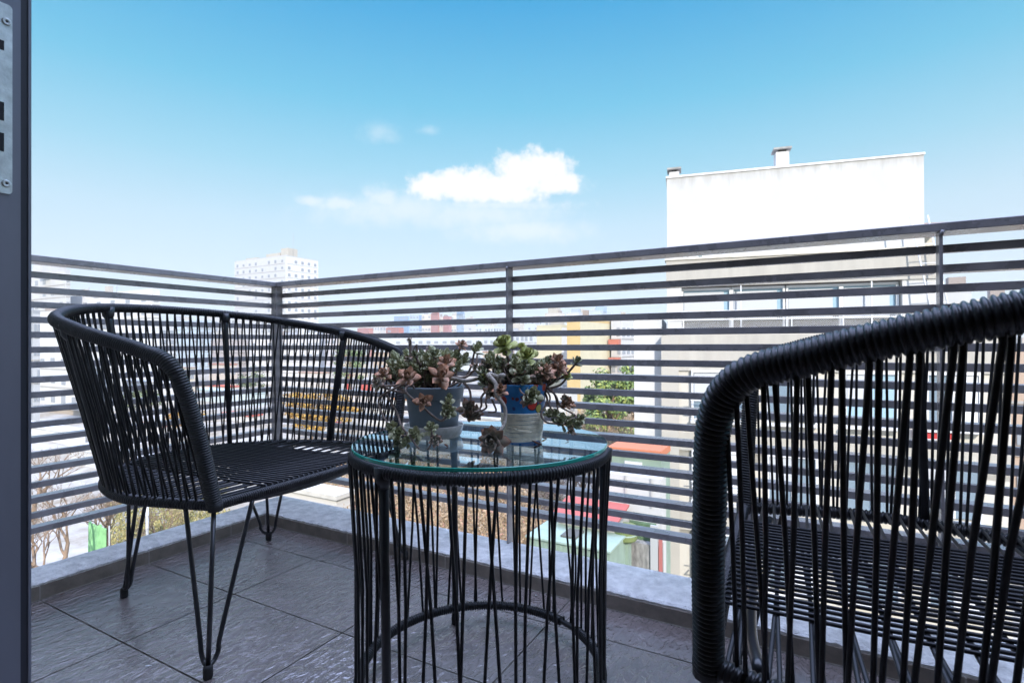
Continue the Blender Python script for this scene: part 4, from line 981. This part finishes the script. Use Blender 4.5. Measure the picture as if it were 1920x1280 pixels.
mb = MB(); mb.box((-.06, -.08, d[2]+.001), (d[0]+.06, d[1], d[2]+.05)); mb.build('roof', mat('green_roof', (.27, .35, .29), .6, var=.12, vs=3), h_, smooth=False)
inst(ubox(mat('hatch', (.09, .09, .08), .8)), 'hatch', h_, (d[0]*.46, .55, d[2]+.075), (.42, .6, .05))
h_ = hut('stained_wall', 'grey rain-stained wall with a broken edge right of the water tank', 1168, 1236, 1012, 14.6, .35, mat('stained_render', (.34, .33, .31), .95, var=.6, vs=3.5, stretch=(2.5, 2.5, .6), col2=(.07, .07, .065)), cat='wall')
d = DIMS[h_.name]
mb = MB(); mb.box((d[0]*.05, -.02, d[2]-.2), (d[0]*.12, -.001, d[2]-3)); mb.box((d[0]*.75, -.06, 0), (d[0]*.95, -.001, d[2]+.55)); mb.build('pillar', paint((.45, .45, .44)), h_, smooth=False)
mb = MB(); mb.box((d[0]*.97, -.05, 0), (d[0]*1.0+.06, -.002, d[2]+.25)); mb.build('red_board', paint((.42, .14, .12)), h_, smooth=False)
h_ = hut('mossy_roof', 'dark green roof strip behind the water tank', 1150, 1226, 972, 15.0, .38, mat('mossy_roof', (.07, .12, .06), .9, var=.4, vs=4), cat='roof', ybot=1004)
wt = thing('water_tank', 'olive green round water tank between the green shed and the stained wall', 'water tank', at(1172, 1010, 14.2))
mb = MB(); mb.lathe([(.001, .42), (.12, .41), (.30, .36), (.335, .33), (.335, .30), (.32, .28), (.32, .05), (.30, .0), (.001, .0)], 28); mb.build('body', mat('olive_plastic', (.16, .20, .07), .5), wt)
mb = MB(); mb.lathe([(.322, .14), (.33, .16), (.322, .18)], 28); mb.build('band', M_gsheet, wt)
mb = MB(); mb.box((-.13, -.13, -4.5), (.13, .13, -.001)); mb.build('stand', M_gsheet, wt, smooth=False)
tp = at(182, 1012, 22); tarp = thing('green_tarp', 'bright green sheet standing in the yard behind the left chair legs', 'tarp', (tp.x, tp.y, GZ))
p0 = at(156, 1000, 22); 
mb = MB(); nx = 14; wv = 1.6; zz = at(182, 985, 22).z-GZ
vs = [(-.8+wv*i/nx, .05*math.sin(i*1.7) + .03*(1 if j else 0), zz*j + (.06*math.sin(i*.9) if j else 0)) for j in (0, 1) for i in range(nx+1)]
vs += [(x, y+.02, z) for x, y, z in vs]; N2 = 2*(nx+1)
fs = [(i, i+1, nx+2+i, nx+1+i) for i in range(nx)] + [(N2+i+1, N2+i, N2+nx+1+i, N2+nx+2+i) for i in range(nx)]
fs += [(nx+1+i, nx+2+i, N2+nx+2+i, N2+nx+1+i) for i in range(nx)]
mb.add(vs, fs); mb.build('sheet', mat('green_cloth', (.20, .42, .18), .8, var=.25, vs=3), tarp, smooth=False)
for x in (-.8, .8): mb = MB(); mb.tube([(x, .08, 0), (x, .08, zz+.1)], .03, 6); mb.build('pole', M_roofgrey, tarp)
pl = at(276, 1000, 26); lp = thing('white_post', 'thin white post standing in the yard behind the left chair legs', 'post', (pl.x, pl.y, GZ))
mb = MB(); zz = at(272, 935, 26).z-GZ; mb.tube([(0, 0, 0), (0, 0, zz)], .07, 8); mb.build('shaft', M_trim, lp); mb = MB(); mb.lathe([(.001, zz+.1), (.09, zz+.06), (.09, zz), (.001, zz)], 10); mb.build('cap', M_trim, lp)

# ------------------------------------------------------------------ trees
M_bare = mat('bare_twig', (.22, .15, .095), .9, var=.3, vs=3)
def bare_tree(label, loc, h, seed, m_=None, spread=1.0, depth=5, group='bare trees in the yards'):
    rnd = random.Random(seed); root = thing('bare_tree', label, 'tree', loc, rnd.uniform(0, 6), group); tr = MB(); cw = MB()
    def grow(p, d, L, r_, k):
        n = 3; pts = [p]; q = p
        for i in range(n):
            d = (d + Vector((rnd.uniform(-.22, .22), rnd.uniform(-.22, .22), rnd.uniform(-.05, .15)))).normalized(); q = q + d*(L/n); pts.append(q)
        (tr if k <= 1 else cw).tube(pts, [r_*(1-.4*i/n) for i in range(n+1)], 6 if k < 2 else 4 if k < 4 else 3, caps=False)
        if k >= depth: return
        for j in range(rnd.choice((3, 3, 4) if k < 3 else (2, 3, 3))):
            a = rnd.uniform(0, 6.28); sp_ = rnd.uniform(.45, 1.0)*spread
            side = Vector((math.cos(a), math.sin(a), 0)); nd = (d + side*sp_ + Vector((0, 0, .12))).normalized()
            grow(pts[-1] if j < 2 else pts[-2], nd, L*rnd.uniform(.58, .82), r_*.55, k+1)
    grow(Vector((0, 0, -.1)), Vector((rnd.uniform(-.1, .1), rnd.uniform(-.1, .1), 1)), h*.30, h*.028, 0)
    tr.build('trunk', m_ or M_bare, root); cw.build('crown', m_ or M_bare, root)
    return root
def leafy_tree(label, loc, h, rad, seed, cols, n=2600, ls=.22, name='leafy_tree', group=None):
    rnd = random.Random(seed); root = thing(name, label, 'tree', loc, 0, group); tr = MB()
    tr.tube([(0, 0, -.1), (.08, .03, h*.3), (.0, .1, h*.62)], [h*.03, h*.022, h*.012], 8)
    cl = []
    for k in range(22):
        a = rnd.uniform(0, 6.28); z = rnd.uniform(.35, 1.0); rr = rad*math.sqrt(max(0, 1-((z-.62)/.45)**2))*rnd.uniform(.35, 1.0)
        c0 = Vector((rr*math.cos(a), rr*math.sin(a), h*z*.93)); cl.append((c0, rad*rnd.uniform(.22, .42)))
        tr.tube([(0, 0, h*rnd.uniform(.25, .55)), c0*.55 + Vector((0, 0, h*.22)), c0], [h*.010, h*.006, h*.003], 5)
    tr.build('trunk', M_bare, root); mb = MB()
    for i in range(n):
        c0, r_ = rnd.choice(cl); v = Vector((rnd.gauss(0, 1), rnd.gauss(0, 1), rnd.gauss(0, .8))).normalized()*r_*rnd.uniform(.35, 1.05)
        p = c0 + v; nrm = (v.normalized() + Vector((rnd.uniform(-.7, .7), rnd.uniform(-.7, .7), rnd.uniform(-.2, .9)))).normalized(); a = nrm.orthogonal().normalized(); b_ = nrm.cross(a); q = rnd.uniform(0, 6.28)
        a, b_ = a*math.cos(q)+b_*math.sin(q), b_*math.cos(q)-a*math.sin(q); L = ls*rnd.uniform(.6, 1.3)
        mb.add([p-a*L*.5, p+b_*L*.3+nrm*L*.06, p+a*L*.5, p-b_*L*.3+nrm*L*.06], [(0, 1, 2, 3)], 0, rnd.uniform(.01, 1))
    mb.build('crown', mat('foliage', cols[1], .7, tone=[(0, cols[0]), (.5, cols[1]), (1, cols[2])]), root, smooth=False)
    return root
def gnd(px, Z): p = at(px, 640, Z); return Vector((p.x, p.y, GZ))
def hgt_for(px, y, Z): return at(px, y, Z).z - GZ
GCOL = ((.06, .10, .03), (.15, .22, .045), (.32, .34, .08)); YCOL = ((.20, .10, .02), (.40, .22, .03), (.52, .34, .05))
leafy_tree('bright green tree with yellow tips in front of the pale yellow wall', gnd(1140, 50), hgt_for(1140, 690, 50), 2.7, 1, GCOL, 6500, .36)
leafy_tree('lower green bush behind the bare trees left of the white building', gnd(1185, 56), hgt_for(1165, 672, 56), 1.6, 2, GCOL, 2600, .34)
leafy_tree('green tree seen through the chair back right of the slanted upright', gnd(655, 120), hgt_for(655, 650, 120), 3.4, 3, ((.05, .09, .03), (.12, .18, .05), (.25, .28, .1)), 2200, .5)
for i, (px, y, Z, r_, lb) in enumerate(((560, 735, 68, 2.6, 'yellow autumn tree nearest the corner post'), (600, 730, 72, 3.0, 'orange yellow autumn tree behind the chair back middle'), (640, 742, 66, 2.4, 'yellow autumn tree beside the slanted chair upright'), (585, 770, 60, 1.8, 'low orange bush under the yellow autumn trees'), (345, 765, 66, 2.0, 'small orange tree behind the near arm of the left chair'), (330, 690, 110, 2.6, 'pale green tree far behind the left chair back'))):
    leafy_tree(lb, gnd(px, Z), hgt_for(px, y, Z), r_, 20+i, YCOL if i < 5 else GCOL, 1800, .32, group='autumn trees behind the left chair')
for i, (px, y, Z, lb) in enumerate(((110, 850, 20, 'large bare tree at the lower left beside the door jamb'), (200, 860, 24, 'bare tree just left of the left chair back legs'), (60, 800, 33, 'bare tree low at the left edge of the railing'), (240, 800, 36, 'bare tree behind the near side of the left chair'), (300, 905, 27, 'small bare tree between the left chair legs'),
        (1075, 775, 40, 'bare tree right below the trailing succulent sprays'), (1110, 765, 46, 'bare tree in front of the green tree'), (1150, 770, 42, 'bare tree against the left wing of the white building'), (1175, 780, 38, 'bare tree closest to the white building corner'), (1090, 830, 32, 'short bare tree beside the table rim'), (1140, 850, 30, 'short bare tree above the orange roofed hut'),
        (1015, 850, 34, 'bare tree seen under the blue pot'), (940, 880, 33, 'bare tree behind the middle post below the table top'), (850, 870, 36, 'bare tree seen through the glass under the grey pot'), (760, 880, 34, 'bare tree behind the left edge of the table'), (690, 900, 32, 'bare tree beyond the kerb left of the table'))):
    bare_tree(lb, gnd(px, Z), hgt_for(px, y, Z), 40+i, spread=1.1, depth=6 if Z < 30 else 5)
for i, (px, y, Z, r_, lb) in enumerate(((798, 642, 300, 7, 'dark green tree below the cream tower on the skyline'), (818, 644, 290, 6, 'dark green tree below the tallest brick red tower'), (470, 690, 120, 3.2, 'dull green tree left of the corner post'), (720, 690, 110, 3.0, 'dull green tree beside the tan house left of the grey pot'), (990, 690, 90, 2.6, 'dull green tree right of the middle post'), (260, 730, 85, 2.8, 'dull green tree behind the near side web of the left chair'))):
    leafy_tree(lb, gnd(px, Z), hgt_for(px, y, Z), r_, 60+i, ((.04, .06, .03), (.10, .13, .05), (.2, .22, .09)), 1200, .5 if Z < 200 else 1.1, group='green trees in the town')
# undergrowth: nobody could count it
def scrub(name, pts, n, hmin, hmax, cols, seed):
    rnd = random.Random(seed); mb = MB()
    for i in range(n):
        px = rnd.uniform(pts[0], pts[1]); Z = 1/rnd.uniform(1/pts[3], 1/pts[2]); p = gnd(px, Z); h = rnd.uniform(hmin, hmax)
        d = Vector((rnd.gauss(0, .5), rnd.gauss(0, .5), 1)).normalized(); q = p + d*h; tn = rnd.uniform(.01, 1)
        sd = d.orthogonal().normalized()*.026
        mb.add([p-sd, p+sd, q], [(0, 1, 2)], 0, tn)
        for k in range(7):
            c0 = p.lerp(q, rnd.uniform(.3, 1)) + Vector((rnd.gauss(0, .12), rnd.gauss(0, .12), rnd.gauss(0, .08))); a = Vector((rnd.gauss(0, 1), rnd.gauss(0, 1), rnd.gauss(0, 1))).normalized(); b_ = a.orthogonal().normalized(); L = rnd.uniform(.03, .10)
            mb.add([c0-a*L, c0+b_*L*.5, c0+a*L, c0-b_*L*.5], [(0, 1, 2, 3)], 0, min(1, max(.01, tn+rnd.uniform(-.3, .3))))
    o = mb.build(name, mat('scrub', cols[1], .9, tone=[(0, cols[0]), (.5, cols[1]), (.9, cols[2]), (1, cols[3])]), None, smooth=False); o['kind'] = 'stuff'; return o
scrub('dry_undergrowth', (575, 1050, 24, 48), 7500, .5, 1.9, ((.20, .14, .08), (.30, .21, .12), (.40, .30, .18), (.44, .22, .16)), 5)
scrub('yard_weeds', (200, 420, 26, 40), 1500, .3, 1.0, ((.10, .11, .04), (.26, .22, .08), (.42, .34, .14), (.3, .3, .1)), 6)
scrub('brown_hedge', (1040, 1190, 44, 70), 3600, 1.0, 4.5, ((.19, .13, .08), (.27, .19, .11), (.36, .27, .16), (.40, .3, .15)), 7)

# ------------------------------------------------------------------ air
mb = MB(); mb.box((-1100, -60, GZ-1), (900, 1300, 75))
hz_ = mb.build('haze', bpy.data.materials.new('haze'), None, False); hz_['kind'] = 'stuff'
hm = hz_.data.materials[0]; hm.use_nodes = True; hm.node_tree.nodes.clear(); t = NT(hm.node_tree)
pv = t.n('ShaderNodeVolumePrincipled', {'Color': (1, .985, .96, 1), 'Density': .00055, 'Anisotropy': .2}); ho = t.n('ShaderNodeOutputMaterial'); t.t.links.new(pv.outputs[0], ho.inputs['Volume'])
